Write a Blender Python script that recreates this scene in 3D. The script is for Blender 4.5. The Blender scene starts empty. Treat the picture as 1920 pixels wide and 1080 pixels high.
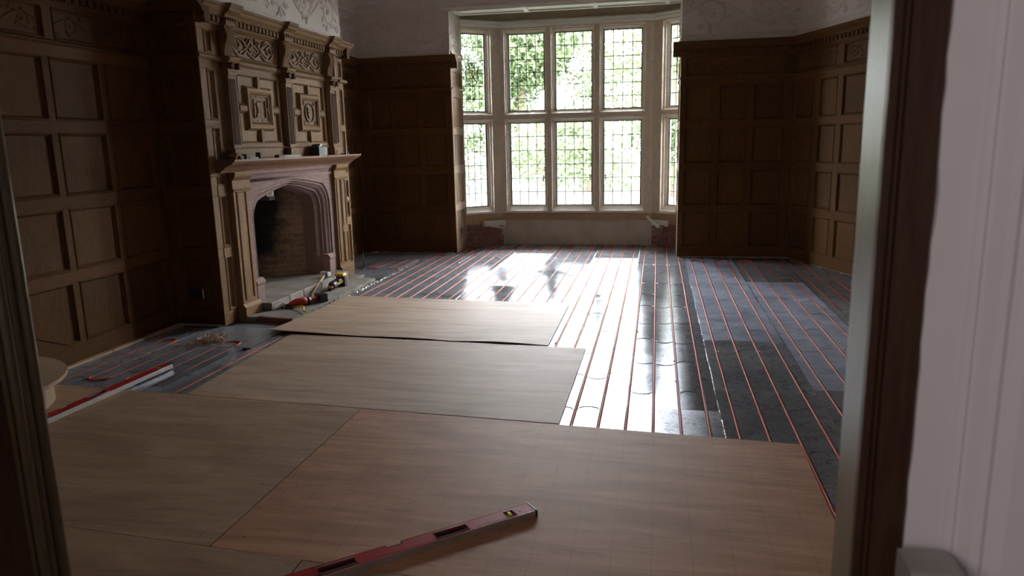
import bpy, bmesh, math, random
from mathutils import Vector, Matrix
from math import sin, cos, pi, radians, hypot, atan2
random.seed(7)
S = bpy.context.scene
COL = S.collection
# ------------------------------------------------------------------ camera
CAMH = 1.5474
cd = bpy.data.cameras.new('camera'); cam = bpy.data.objects.new('camera', cd); COL.objects.link(cam)
cd.sensor_width = 36.0; cd.lens = 1365.0 / 1920 * 36; cd.dof.use_dof = True; cd.dof.focus_distance = 5.6; cd.dof.aperture_fstop = 4.5; cd.clip_start = 0.05; cd.clip_end = 400
_r = Vector((0.98115766, 0.19205715, -0.02106426))
_d = Vector((0.01720685, -0.19544944, -0.98056282))
_f = Vector((-0.1924411, 0.96172427, -0.19507141))
m = Matrix.Identity(4)
for i in range(3):
    m[i][0] = _r[i]; m[i][1] = -_d[i]; m[i][2] = -_f[i]
m[0][3], m[1][3], m[2][3] = 0, 0, CAMH
cam.matrix_world = m
S.camera = cam
# ------------------------------------------------------------------ world, sun, exposure
SKY, SUN, EXPO = 80.0, 40.0, 0.0
w = bpy.data.worlds.new('sky'); S.world = w; w.use_nodes = True
bg = w.node_tree.nodes['Background']; bg.inputs[0].default_value = (0.92, 0.92, 1.0, 1); bg.inputs[1].default_value = SKY
sl = bpy.data.lights.new('sun', 'SUN'); sl.energy = SUN; sl.angle = radians(1.0); sl.color = (1, 0.96, 0.88)
so = bpy.data.objects.new('sun', sl); COL.objects.link(so)
so.rotation_euler = Vector((-0.45, -0.75, 1.05)).to_track_quat('Z', 'Y').to_euler()
def portal(loc, rz, sx, sy):
    l = bpy.data.lights.new('window_portal', 'AREA'); l.shape = 'RECTANGLE'; l.size = sx; l.size_y = sy
    l.cycles.is_portal = True
    o = bpy.data.objects.new('window_portal', l); COL.objects.link(o)
    o.location = loc; o.rotation_euler = (radians(-90), 0, rz)   # points towards -y (room side)
portal((-1.2, 11.42, 1.87), 0, 2.3, 2.7)
portal((-2.75, 11.07, 1.87), radians(37.2), 0.8, 2.7)
portal((0.35, 11.07, 1.87), radians(-37.2), 0.8, 2.7)
hl = bpy.data.lights.new('hall_lamp', 'AREA'); hl.shape = 'RECTANGLE'; hl.size = 1.0; hl.size_y = 1.3; hl.energy = 22.0; hl.color = (1, 0.93, 0.9)
ho = bpy.data.objects.new('hall_lamp', hl); COL.objects.link(ho); ho.location = (-1.3, -1.9, 2.2)
ho.rotation_euler = (Vector((-1.3, -1.9, 2.2)) - Vector((0.8, 1.0, 1.3))).to_track_quat('Z', 'Y').to_euler()
S.view_settings.view_transform = 'Standard'; S.view_settings.look = 'None'
S.view_settings.exposure = EXPO; S.view_settings.gamma = 1; S.view_settings.use_curve_mapping = False
S.cycles.use_denoising = True
S.cycles.max_bounces = 10; S.cycles.diffuse_bounces = 5; S.cycles.glossy_bounces = 4; S.cycles.transparent_max_bounces = 24
S.cycles.sample_clamp_indirect = 8
# ------------------------------------------------------------------ materials
def newmat(name):
    mt = bpy.data.materials.new(name); mt.use_nodes = True
    nt = mt.node_tree; b = nt.nodes['Principled BSDF']
    return mt, nt, b
def N(nt, t, **k):
    n = nt.nodes.new(t)
    for a, v in k.items(): setattr(n, a, v)
    return n
def coords(nt, scale, rnd=True, space='Object'):
    tc = N(nt, 'ShaderNodeTexCoord'); mp = N(nt, 'ShaderNodeMapping'); mp.inputs['Scale'].default_value = scale
    if rnd:
        oi = N(nt, 'ShaderNodeObjectInfo'); mul = N(nt, 'ShaderNodeMath', operation='MULTIPLY'); mul.inputs[1].default_value = 37.0
        nt.links.new(oi.outputs['Random'], mul.inputs[0]); add = N(nt, 'ShaderNodeVectorMath', operation='ADD')
        nt.links.new(tc.outputs[space], add.inputs[0]); nt.links.new(mul.outputs[0], add.inputs[1]); nt.links.new(add.outputs[0], mp.inputs['Vector'])
    else: nt.links.new(tc.outputs[space], mp.inputs['Vector'])
    return mp.outputs['Vector']
def ramp(nt, fac, stops):
    r = N(nt, 'ShaderNodeValToRGB'); e = r.color_ramp.elements
    while len(e) < len(stops): e.new(0.5)
    for el, (p, c) in zip(e, stops): el.position = p; el.color = (*c, 1) if len(c) == 3 else c
    nt.links.new(fac, r.inputs[0]); return r.outputs[0]
def noise(nt, vec, sc, det=4, rough=0.55, dist=0.0):
    n = N(nt, 'ShaderNodeTexNoise'); n.inputs['Scale'].default_value = sc; n.inputs['Detail'].default_value = det
    n.inputs['Roughness'].default_value = rough; n.inputs['Distortion'].default_value = dist
    nt.links.new(vec, n.inputs['Vector']); return n.outputs['Fac']
def bump(nt, b, h, st, d=0.01):
    n = N(nt, 'ShaderNodeBump'); n.inputs['Strength'].default_value = st; n.inputs['Distance'].default_value = d
    nt.links.new(h, n.inputs['Height']); nt.links.new(n.outputs[0], b.inputs['Normal'])
def mixc(nt, f, a, c, blend='MIX'):
    n = N(nt, 'ShaderNodeMix', data_type='RGBA', blend_type=blend)
    if isinstance(f, float): n.inputs[0].default_value = f
    else: nt.links.new(f, n.inputs[0])
    for s, v in ((6, a), (7, c)):
        if isinstance(v, tuple): n.inputs[s].default_value = (*v, 1)
        else: nt.links.new(v, n.inputs[s])
    return n.outputs[2]
def wood(name, c1, c2, rough=0.45, grain=(9, 9, 1.2), sc=6, var=0.25, bmp=0.15, spec=0.05):
    mt, nt, b = newmat(name); v = coords(nt, grain)
    f = noise(nt, v, sc, 6, 0.6, 0.6); c = ramp(nt, f, [(0.3, c1), (0.7, c2)])
    v2 = coords(nt, tuple(g * 5 for g in grain)); f2 = noise(nt, v2, sc, 3)
    c = mixc(nt, 0.35, c, ramp(nt, f2, [(0.3, tuple(x * 0.55 for x in c1)), (0.65, tuple(min(1, x * 1.25) for x in c2))]))
    oi = N(nt, 'ShaderNodeObjectInfo')
    c = mixc(nt, 1.0, c, ramp(nt, oi.outputs['Random'], [(0, (1 - var,) * 3), (1, (1 + 0.0,) * 3)]), 'MULTIPLY')
    nt.links.new(c, b.inputs['Base Color']); b.inputs['Roughness'].default_value = rough; b.inputs['Specular IOR Level'].default_value = spec
    bump(nt, b, f2, bmp, 0.004); return mt
def plain(name, c, rough=0.6, metal=0.0, var=0.12, sc=8, bmp=0.0, spec=0.5, coat=0.0):
    mt, nt, b = newmat(name); v = coords(nt, (1, 1, 1)); f = noise(nt, v, sc, 4)
    cc = ramp(nt, f, [(0.3, tuple(x * (1 - var) for x in c)), (0.7, tuple(min(1, x * (1 + var * 0.6)) for x in c))])
    nt.links.new(cc, b.inputs['Base Color']); b.inputs['Roughness'].default_value = rough; b.inputs['Metallic'].default_value = metal
    b.inputs['Specular IOR Level'].default_value = spec; b.inputs['Coat Weight'].default_value = coat
    if bmp: bump(nt, b, f, bmp, 0.01)
    return mt
M = {}
M['oak'] = wood('dark_oak', (0.092, 0.043, 0.016), (0.155, 0.076, 0.030), 0.55)
M['oak_h'] = wood('dark_oak_rail', (0.095, 0.043, 0.015), (0.160, 0.077, 0.030), 0.55, grain=(1.2, 9, 9))
M['oak_l'] = wood('dry_oak', (0.185, 0.108, 0.050), (0.295, 0.180, 0.093), 0.5)
M['oak_lh'] = wood('dry_oak_rail', (0.185, 0.108, 0.050), (0.295, 0.180, 0.093), 0.5, grain=(1.2, 9, 9))
M['oak_j'] = wood('sunlit_side_oak', (0.36, 0.25, 0.165), (0.50, 0.37, 0.26), 0.5)  # same oak, paler: daylight from the bay is put into the colour
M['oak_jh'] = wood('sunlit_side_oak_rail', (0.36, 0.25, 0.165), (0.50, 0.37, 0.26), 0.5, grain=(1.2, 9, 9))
M['oak_shelf'] = wood('mantel_wood', (0.24, 0.12, 0.075), (0.36, 0.20, 0.13), 0.38, grain=(1.0, 8, 8))
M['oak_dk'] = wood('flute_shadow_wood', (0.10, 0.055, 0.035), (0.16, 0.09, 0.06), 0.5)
M['frame_wood'] = wood('varnished_frame', (0.045, 0.018, 0.009), (0.085, 0.036, 0.018), 0.3, grain=(12, 12, 0.8), bmp=0.1, spec=0.5)
M['bead_wood'] = wood('golden_sheen_bead', (0.10, 0.065, 0.03), (0.19, 0.13, 0.065), 0.28, grain=(12, 12, 0.8), bmp=0.1, spec=0.6)  # golden brown: window sheen on the beads is put into the colour
M['frame_edge'] = wood('worn_frame_edge', (0.16, 0.115, 0.052), (0.26, 0.195, 0.095), 0.30, grain=(30, 30, 0.7), bmp=0.25, spec=0.5)
M['timber'] = wood('raw_timber', (0.40, 0.28, 0.17), (0.58, 0.43, 0.28), 0.6, grain=(1.0, 8, 8))
M['stone'] = plain('window_stone', (0.64, 0.56, 0.45), 0.75, sc=14, bmp=0.1)
M['sill'] = plain('sill_stone', (0.76, 0.69, 0.60), 0.7, sc=9, bmp=0.1)
M['pinkstone'] = wood('fireplace_stone', (0.23, 0.145, 0.125), (0.33, 0.225, 0.195), 0.6, grain=(0.8, 6, 6), sc=4)
M['plaster'] = plain('white_plaster', (0.68, 0.615, 0.56), 0.8, var=0.06, sc=5, bmp=0.05)
M['relief'] = plain('plaster_relief', (0.66, 0.59, 0.53), 0.8, var=0.1, sc=20)
M['hallwhite'] = plain('hall_plaster', (0.74, 0.69, 0.70), 0.6, var=0.03, sc=3)
M['board'] = plain('painted_board', (0.80, 0.80, 0.72), 0.6, var=0.05)
M['brownboard'] = plain('brown_soffit', (0.24, 0.19, 0.11), 0.7)
M['render'] = plain('grey_render', (0.60, 0.54, 0.47), 0.85, var=0.2, sc=3, bmp=0.15)
M['under'] = plain('grey_subfloor', (0.11, 0.11, 0.115), 0.8, sc=5)
M['hearthstone'] = plain('hearth_slab', (0.21, 0.18, 0.155), 0.75, var=0.3, sc=5, bmp=0.2)
M['lead'] = plain('lead_came', (0.07, 0.085, 0.085), 0.5, metal=0.3)
M['iron'] = plain('dark_iron', (0.05, 0.055, 0.055), 0.4, metal=0.6)
M['pipe'] = plain('orange_pipe', (0.52, 0.085, 0.035), 0.55, var=0.1, sc=3, spec=0.15)
M['black'] = plain('black_plastic', (0.018, 0.02, 0.028), 0.4)
M['red'] = plain('red_paint', (0.34, 0.016, 0.018), 0.45, var=0.15, sc=20, spec=0.12)
M['toolred'] = plain('red_plastic', (0.42, 0.03, 0.02), 0.4)
M['yellow'] = plain('yellow_plastic', (0.75, 0.42, 0.02), 0.4)
M['lemon'] = plain('lemon_grip', (0.75, 0.66, 0.03), 0.5)
M['alu'] = plain('brushed_aluminium', (0.62, 0.60, 0.60), 0.3, metal=0.85, sc=4)
M['silver'] = plain('silver_edge', (0.90, 0.90, 0.90), 0.3, metal=0.35)
M['chrome'] = plain('chrome', (0.8, 0.85, 0.9), 0.12, metal=1.0)
M['brass'] = plain('aged_brass', (0.30, 0.26, 0.15), 0.4, metal=0.8)
M['mortar'] = plain('mortar', (0.30, 0.27, 0.24), 0.9, sc=30)
M['greenbox'] = plain('dark_green_card', (0.03, 0.045, 0.036), 0.6)
M['paper'] = plain('pale_paper', (0.6, 0.58, 0.52), 0.7)
M['slate'] = plain('grey_slate', (0.13, 0.14, 0.12), 0.6)
M['darkblock'] = plain('charred_block', (0.07, 0.05, 0.045), 0.7, var=0.3, sc=30)
M['straw'] = plain('wood_shaving', (0.52, 0.33, 0.20), 0.6, sc=20)
M['dust'] = plain('rubble', (0.42, 0.35, 0.28), 0.9, sc=30)
M['redtile'] = plain('red_tile', (0.28, 0.09, 0.055), 0.7)
M['stepply'] = plain('step_board', (0.42, 0.29, 0.18), 0.5, var=0.12, sc=5)
M['bark'] = plain('bark', (0.10, 0.075, 0.05), 0.9, sc=10)
M['greybox'] = plain('grey_case', (0.36, 0.34, 0.32), 0.5)
M['wire'] = plain('white_wire', (0.75, 0.75, 0.7), 0.5)
def leafmat(name, c, tr):
    mt, nt, b = newmat(name); v = coords(nt, (1, 1, 1)); f = noise(nt, v, 1.6, 3)
    cc = ramp(nt, f, [(0.35, tuple(x * 0.6 for x in c)), (0.65, c)])
    nt.links.new(cc, b.inputs['Base Color']); b.inputs['Roughness'].default_value = 0.6
    t = N(nt, 'ShaderNodeBsdfTranslucent'); nt.links.new(cc, t.inputs[0]); mx = N(nt, 'ShaderNodeMixShader'); mx.inputs[0].default_value = tr
    nt.links.new(b.outputs[0], mx.inputs[1]); nt.links.new(t.outputs[0], mx.inputs[2])
    nt.links.new(mx.outputs[0], nt.nodes['Material Output'].inputs[0]); return mt
M['leaf'] = leafmat('leaf_green', (0.070, 0.105, 0.038), 0.4)
M['leaf_dk'] = leafmat('leaf_dark', (0.062, 0.088, 0.050), 0.3)
M['leaf_pale'] = leafmat('leaf_pale', (0.075, 0.105, 0.042), 0.4)
M['leaf_red'] = leafmat('leaf_copper', (0.035, 0.026, 0.02), 0.3)
M['blossom'] = leafmat('blossom_pink', (0.10, 0.055, 0.06), 0.3)
def glass(name, tint, refl):
    mt, nt, b = newmat(name); nt.nodes.remove(b)
    t = N(nt, 'ShaderNodeBsdfTransparent'); t.inputs[0].default_value = (*tint, 1)
    g = N(nt, 'ShaderNodeBsdfGlossy'); g.inputs['Roughness'].default_value = 0.03
    fr = N(nt, 'ShaderNodeFresnel'); fr.inputs[0].default_value = 1.45
    mx = N(nt, 'ShaderNodeMixShader'); nt.links.new(fr.outputs[0], mx.inputs[0]); nt.links.new(t.outputs[0], mx.inputs[1]); nt.links.new(g.outputs[0], mx.inputs[2])
    nt.links.new(mx.outputs[0], nt.nodes['Material Output'].inputs[0]); return mt
M['pane'] = glass('old_window_glass', (0.95, 0.97, 0.95), 0.05)
M['amber'] = glass('pale_amber_glass', (0.97, 0.92, 0.70), 0.05)
M['smoke'] = glass('pale_grey_glass', (0.88, 0.88, 0.85), 0.05)
# plywood
def plymat(name, c1, c2, lines, seed):
    mt, nt, b = newmat(name); v = coords(nt, (0.35, 2.2, 1), rnd=True)
    f = noise(nt, v, 1.5, 6, 0.6, 2.6); f2 = noise(nt, coords(nt, (0.8, 7, 1)), 3.5, 6, 0.65, 1.2)
    wv = N(nt, 'ShaderNodeTexWave', wave_type='BANDS', bands_direction='Y'); wv.inputs['Scale'].default_value = 1.1
    wv.inputs['Distortion'].default_value = 11; wv.inputs['Detail'].default_value = 3; wv.inputs['Detail Scale'].default_value = 0.7
    nt.links.new(v, wv.inputs[0])
    c = ramp(nt, f, [(0.36, tuple(x * 0.85 for x in c1)), (0.64, tuple(x * 1.06 for x in c2))])
    c = mixc(nt, 0.05, c, ramp(nt, wv.outputs['Fac'], [(0.0, tuple(x * 0.72 for x in c1)), (0.5, c2), (1, tuple(x * 1.1 for x in c2))]))
    c = mixc(nt, 0.22, c, ramp(nt, f2, [(0.35, tuple(x * 0.5 for x in c1)), (0.6, c2)]))
    kn = noise(nt, coords(nt, (1.2, 7, 1)), 2.3, 2, 0.5, 0.3)
    c = mixc(nt, ramp(nt, kn, [(0.70, (0, 0, 0)), (0.76, (0.5, 0.5, 0.5))]), c, tuple(x * 0.45 for x in c1))
    if lines:   # pencil marks over the pipe runs
        tc = N(nt, 'ShaderNodeTexCoord'); sp = N(nt, 'ShaderNodeSeparateXYZ'); nt.links.new(tc.outputs['Object'], sp.inputs[0])
        def line(sock, off, step, wd):
            a = N(nt, 'ShaderNodeMath', operation='ADD'); a.inputs[1].default_value = off; nt.links.new(sock, a.inputs[0])
            mo = N(nt, 'ShaderNodeMath', operation='PINGPONG'); mo.inputs[1].default_value = step / 2; nt.links.new(a.outputs[0], mo.inputs[0])
            lt = N(nt, 'ShaderNodeMath', operation='LESS_THAN'); lt.inputs[1].default_value = wd; nt.links.new(mo.outputs[0], lt.inputs[0]); return lt.outputs[0]
        l = line(sp.outputs['X'], 30 * 0.15 - 0.005, 0.15, 0.0014)
        l2 = line(sp.outputs['Y'], 0.33, 1.24, 0.0010)
        mx = N(nt, 'ShaderNodeMath', operation='MAXIMUM'); nt.links.new(l, mx.inputs[0]); nt.links.new(l2, mx.inputs[1])
        ml = N(nt, 'ShaderNodeMath', operation='MULTIPLY'); ml.inputs[1].default_value = 0.32; nt.links.new(mx.outputs[0], ml.inputs[0])
        c = mixc(nt, ml.outputs[0], c, (0.06, 0.045, 0.04))
    nt.links.new(c, b.inputs['Base Color']); b.inputs['Roughness'].default_value = 0.6; b.inputs['Specular IOR Level'].default_value = 0.25; bump(nt, b, f2, 0.06, 0.002); return mt
M['ply_pale'] = plymat('plywood_pale', (0.38, 0.26, 0.185), (0.46, 0.33, 0.24), False, 1)
M['ply_brown'] = plymat('plywood_brown', (0.31, 0.187, 0.118), (0.39, 0.252, 0.168), True, 2)
M['ply_pink'] = plymat('plywood_pink', (0.375, 0.178, 0.095), (0.46, 0.25, 0.15), True, 3)
# foil plates
mt, nt, b = newmat('aluminium_foil_plate'); M['foil'] = mt
v = coords(nt, (1, 1, 1), rnd=True); f = noise(nt, v, 2.2, 5, 0.6, 0.4); fs = noise(nt, v, 14, 5, 0.7, 2.0)
oi = N(nt, 'ShaderNodeObjectInfo')
c = mixc(nt, 1.0, ramp(nt, f, [(0.3, (0.34, 0.355, 0.39)), (0.68, (0.56, 0.575, 0.62))]), ramp(nt, fs, [(0.36, (0.55, 0.55, 0.56)), (0.5, (1, 1, 1))]), 'MULTIPLY')
a1 = N(nt, 'ShaderNodeMapRange'); a1.inputs['From Min'].default_value = 0.72; a1.inputs['To Min'].default_value = 0.12; a1.inputs['To Max'].default_value = 0.42
nt.links.new(oi.outputs['Random'], a1.inputs['Value'])
a2 = N(nt, 'ShaderNodeMath', operation='MULTIPLY_ADD'); a2.inputs[1].default_value = 0.16; nt.links.new(f, a2.inputs[0]); nt.links.new(a1.outputs[0], a2.inputs[2])
g_ = N(nt, 'ShaderNodeBsdfGlossy', distribution='BECKMANN'); d_ = N(nt, 'ShaderNodeBsdfDiffuse'); mx = N(nt, 'ShaderNodeMixShader'); mx.inputs[0].default_value = 0.32
nt.links.new(a2.outputs[0], g_.inputs['Roughness']); nt.links.new(c, g_.inputs[0]); nt.links.new(c, d_.inputs[0])
bn = N(nt, 'ShaderNodeBump'); bn.inputs['Strength'].default_value = 0.06; bn.inputs['Distance'].default_value = 0.002; nt.links.new(fs, bn.inputs['Height']); nt.links.new(bn.outputs[0], g_.inputs['Normal'])
nt.links.new(g_.outputs[0], mx.inputs[1]); nt.links.new(d_.outputs[0], mx.inputs[2]); nt.links.new(mx.outputs[0], nt.nodes['Material Output'].inputs[0]); nt.nodes.remove(b)
mt, nt, b = newmat('sky_sheen_foil_plate'); M['foil_sky_sheen'] = mt  # rougher foil, with a bluish sky reflection put into its colour
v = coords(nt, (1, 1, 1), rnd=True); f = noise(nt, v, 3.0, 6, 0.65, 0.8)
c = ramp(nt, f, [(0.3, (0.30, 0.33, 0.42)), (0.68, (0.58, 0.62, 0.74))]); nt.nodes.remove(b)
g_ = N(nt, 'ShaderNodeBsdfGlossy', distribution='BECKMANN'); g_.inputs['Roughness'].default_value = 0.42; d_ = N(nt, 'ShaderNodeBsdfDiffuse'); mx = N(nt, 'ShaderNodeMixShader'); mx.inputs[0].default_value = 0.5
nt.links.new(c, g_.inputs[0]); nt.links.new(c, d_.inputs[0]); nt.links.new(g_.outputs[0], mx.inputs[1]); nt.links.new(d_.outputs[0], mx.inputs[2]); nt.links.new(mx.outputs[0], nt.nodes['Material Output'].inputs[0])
mt, nt, b = newmat('foil_tape'); M['tape'] = mt
b.inputs['Base Color'].default_value = (0.8, 0.8, 0.82, 1); b.inputs['Metallic'].default_value = 1; b.inputs['Roughness'].default_value = 0.25
v = coords(nt, (1, 1, 1)); bump(nt, b, noise(nt, v, 60, 3), 0.6, 0.01)
# bricks, with a soot stain of its own shape on the firebricks
def brickmat(name, c1, c2, soot):
    mt, nt, b = newmat(name); oi = N(nt, 'ShaderNodeObjectInfo'); c = ramp(nt, oi.outputs['Random'], [(0.0, c1), (1, c2)])
    v = coords(nt, (1, 1, 1)); f = noise(nt, v, 18, 5); c = mixc(nt, 0.5, c, ramp(nt, f, [(0.3, tuple(x * 0.5 for x in c1)), (0.7, c2)]))
    if soot:
        g = N(nt, 'ShaderNodeNewGeometry'); sub = N(nt, 'ShaderNodeVectorMath', operation='SUBTRACT'); sub.inputs[1].default_value = (-4.35, 7.46, 0.80)
        nt.links.new(g.outputs['Position'], sub.inputs[0]); mul = N(nt, 'ShaderNodeVectorMath', operation='MULTIPLY'); mul.inputs[1].default_value = (3.4, 2.6, 1.45)
        nt.links.new(sub.outputs[0], mul.inputs[0]); ln = N(nt, 'ShaderNodeVectorMath', operation='LENGTH'); nt.links.new(mul.outputs[0], ln.inputs[0])
        nf = noise(nt, g.outputs['Position'], 7, 5); ad = N(nt, 'ShaderNodeMath', operation='MULTIPLY_ADD'); ad.inputs[1].default_value = -0.9
        nt.links.new(nf, ad.inputs[0]); nt.links.new(ln.outputs['Value'], ad.inputs[2])
        k = ramp(nt, ad.outputs[0], [(0.10, (1, 1, 1)), (0.62, (0, 0, 0))]); c = mixc(nt, k, c, (0.012, 0.012, 0.014))
    nt.links.new(c, b.inputs['Base Color']); b.inputs['Roughness'].default_value = 0.9; bump(nt, b, f, 0.3, 0.01); return mt
M['firebrick'] = brickmat('fire_brick', (0.24, 0.15, 0.085), (0.44, 0.31, 0.20), True)
M['firemortar'] = brickmat('fire_mortar', (0.42, 0.40, 0.38), (0.50, 0.48, 0.45), True)
M['brick'] = brickmat('bay_brick', (0.26, 0.10, 0.085), (0.40, 0.20, 0.175), False)
mt, nt, b = newmat('lawn_grass'); M['lawn'] = mt
v = coords(nt, (1, 1, 1), rnd=False); f = noise(nt, v, 0.5, 6); nt.links.new(ramp(nt, f, [(0.3, (0.013, 0.017, 0.007)), (0.7, (0.026, 0.031, 0.014))]), b.inputs['Base Color']); b.inputs['Roughness'].default_value = 0.9
# ------------------------------------------------------------------ mesh builder
class MB:
    def __init__(s): s.v = []; s.f = []; s.sm = []
    def add(s, vs, fs, smooth=False):
        o = len(s.v); s.v += [tuple(p) for p in vs]; s.f += [tuple(i + o for i in f) for f in fs]; s.sm += [smooth] * len(fs); return s
    def box(s, x0, x1, y0, y1, z0, z1):
        return s.add([(x0, y0, z0), (x1, y0, z0), (x1, y1, z0), (x0, y1, z0), (x0, y0, z1), (x1, y0, z1), (x1, y1, z1), (x0, y1, z1)],
                     [(0, 3, 2, 1), (4, 5, 6, 7), (0, 1, 5, 4), (1, 2, 6, 5), (2, 3, 7, 6), (3, 0, 4, 7)])
    def bbox(s, x0, x1, y0, y1, z0, z1, c=0.004):   # box with chamfered edges on the -y face and top
        P = [(x0, y1), (x0, y0 + c), (x0 + c, y0), (x1 - c, y0), (x1, y0 + c), (x1, y1)]
        n = len(P); vs = [(x, y, z0) for x, y in P] + [(x, y, z1 - c) for x, y in P]
        cx, cy = (x0 + x1) / 2, (y0 + y1) / 2
        vs += [(x + (c if x < cx else -c), y + (c if y < cy else 0), z1) for x, y in P]
        fs = [tuple(range(n))[::-1], tuple(range(2 * n, 3 * n))]
        for k in (0, n):
            for i in range(n): j = (i + 1) % n; fs.append((k + i, k + j, k + n + j, k + n + i))
        return s.add(vs, fs)
    def prism(s, P, ax, a, b, smooth=False):
        n = len(P)
        def q(p, t): return (t, p[0], p[1]) if ax == 'x' else (p[0], t, p[1]) if ax == 'y' else (p[0], p[1], t)
        vs = [q(p, a) for p in P] + [q(p, b) for p in P]
        o = len(s.v); s.add(vs, [tuple(range(n))[::-1], tuple(range(n, 2 * n))]); s.add([], [])
        for i in range(n):
            j = (i + 1) % n; s.f.append((o + i, o + j, o + n + j, o + n + i)); s.sm.append(smooth)
        return s
    def tube(s, path, r, n=6, flat=None, closed=False, cap=True):
        pts = [Vector(p) for p in path]; L = len(pts); rs = r if isinstance(r, (list, tuple)) else [r] * L; o = len(s.v)
        up = Vector((0, 0, 1)); last = None
        for i, p in enumerate(pts):
            a = pts[(i - 1) % L] if (closed or i > 0) else p; c = pts[(i + 1) % L] if (closed or i < L - 1) else p
            t = (c - a).normalized() if (c - a).length > 1e-9 else Vector((0, 0, 1))
            if flat is not None: nn = Vector(flat); sd = t.cross(nn).normalized(); fl = 0.6
            else:
                ref = last if last else (up if abs(t.z) < 0.95 else Vector((1, 0, 0)))
                sd = t.cross(ref).normalized(); nn = sd.cross(t).normalized(); last = nn; fl = 1
            for k in range(n):
                an = 2 * pi * k / n; s.v.append(tuple(p + sd * cos(an) * rs[i] + nn * sin(an) * rs[i] * fl))
        for i in range(L if closed else L - 1):
            j = (i + 1) % L
            for k in range(n):
                q = (k + 1) % n; s.f.append((o + i * n + k, o + i * n + q, o + j * n + q, o + j * n + k)); s.sm.append(True)
        if cap and not closed: s.f.append(tuple(o + k for k in range(n))[::-1]); s.f.append(tuple(o + (L - 1) * n + k for k in range(n))); s.sm += [False, False]
        return s
    def lathe(s, prof, c=(0, 0, 0), n=16, ax='z'):
        o = len(s.v)
        for r, h in prof:
            for k in range(n):
                a = 2 * pi * k / n; x, y = r * cos(a), r * sin(a)
                p = (x, y, h) if ax == 'z' else (x, h, y) if ax == 'y' else (h, x, y)
                s.v.append((p[0] + c[0], p[1] + c[1], p[2] + c[2]))
        for i in range(len(prof) - 1):
            for k in range(n):
                q = (k + 1) % n; s.f.append((o + i * n + k, o + i * n + q, o + (i + 1) * n + q, o + (i + 1) * n + k)); s.sm.append(True)
        s.f.append(tuple(o + k for k in range(n))[::-1]); s.f.append(tuple(o + (len(prof) - 1) * n + k for k in range(n))); s.sm += [False, False]
        return s
    def blob(s, c, rx, ry, rz, rot=0.0):     # small faceted leaf / bud lying in the x-z plane, raised to -y
        P = [(-rx, 0), (-rx * .5, rz), (rx * .4, rz * .8), (rx, 0), (rx * .4, -rz * .8), (-rx * .5, -rz)]
        vs = [(c[0] + x * cos(rot) - z * sin(rot), c[1], c[2] + x * sin(rot) + z * cos(rot)) for x, z in P]
        vs.append((c[0], c[1] - ry, c[2])); s.add(vs, [(i, (i + 1) % 6, 6) for i in range(6)], True); return s
    def mesh(s, name, recalc=True):
        me = bpy.data.meshes.new(name); me.from_pydata(s.v, [], s.f)
        if recalc: bm = bmesh.new(); bm.from_mesh(me); bmesh.ops.recalc_face_normals(bm, faces=bm.faces); bm.to_mesh(me); bm.free()
        me.polygons.foreach_set('use_smooth', s.sm + [False] * (len(me.polygons) - len(s.sm))); return me
    def build(s, name, mat, parent=None, loc=(0, 0, 0), rot=(0, 0, 0), **k):
        me = s.mesh(name); me.materials.append(M[mat]); return link(name, me, parent, loc, rot, **k)
def link(name, me, parent=None, loc=(0, 0, 0), rot=(0, 0, 0), **k):
    o = bpy.data.objects.new(name, me); COL.objects.link(o); o.location = loc
    o.rotation_euler = rot if isinstance(rot, tuple) else (0, 0, rot)
    if parent: o.parent = parent
    for a, v in k.items(): o['category' if a == 'cat' else a] = v
    return o
def empty(name, loc=(0, 0, 0), rot=0.0, **k): return link(name, None, None, loc, rot, **k)
def put(o, x, z, y=0.0): return (x, y, z)
# ---- plain arithmetic helpers
def theta(A, B): return atan2(B[1] - A[1], B[0] - A[0])
def dist(A, B): return hypot(B[0] - A[0], B[1] - A[1])
cache = {}
def panel_mesh(w, h, mat, raised=False):
    k = (round(w, 3), round(h, 3), mat)
    if k in cache: return cache[k]
    mb = MB(); rings = [(0, 0.004), (0.002, -0.004), (0.009, -0.006), (0.014, -0.001), (0.016, 0.008), (0.024, 0.016), (0.027, 0.019)]
    vs = []
    for i, (d, y) in enumerate(rings):
        b = d * 1.0; vs += [(d, y, b), (w - d, y, b), (w - d, y, h - d), (d, y, h - d)]
    fs = []
    for i in range(len(rings) - 1):
        for j in range(4): q = (j + 1) % 4; fs.append((i * 4 + j, i * 4 + q, i * 4 + 4 + q, i * 4 + 4 + j))
    n = len(rings) * 4 - 4; fs.append((n, n + 1, n + 2, n + 3)); mb.add(vs, fs)
    me = mb.mesh('panel', False); me.materials.append(M[mat]); cache[k] = me; return me
def box_mesh(key, w, d, h, mat, c=0.002):
    k = (key, round(w, 3), round(d, 3), round(h, 3), mat)
    if k not in cache: me = MB().bbox(0, w, 0, d, 0, h, c).mesh(key); me.materials.append(M[mat]); cache[k] = me
    return cache[k]
ROWS = [(0.15, 0.605), (0.69, 1.145), (1.235, 1.69), (1.775, 2.22)]
CORN = [(0.06, 2.585), (-0.004, 2.585), (-0.004, 2.60), (-0.012, 2.605), (-0.012, 2.665), (-0.035, 2.67), (-0.04, 2.685), (-0.055, 2.70), (-0.085, 2.72), (-0.095, 2.735), (-0.10, 2.755), (0.06, 2.765)]
FBOT, FTOP = 2.335, 2.565
def spiral(cx, cz, r, turns, a0, sgn, y, k=26):
    out = []
    for i in range(k):
        t = i / (k - 1); rr = r * (1 - 0.85 * t); a = a0 + sgn * turns * 2 * pi * t; out.append((cx + rr * cos(a), y, cz + rr * sin(a)))
    return out
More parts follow.
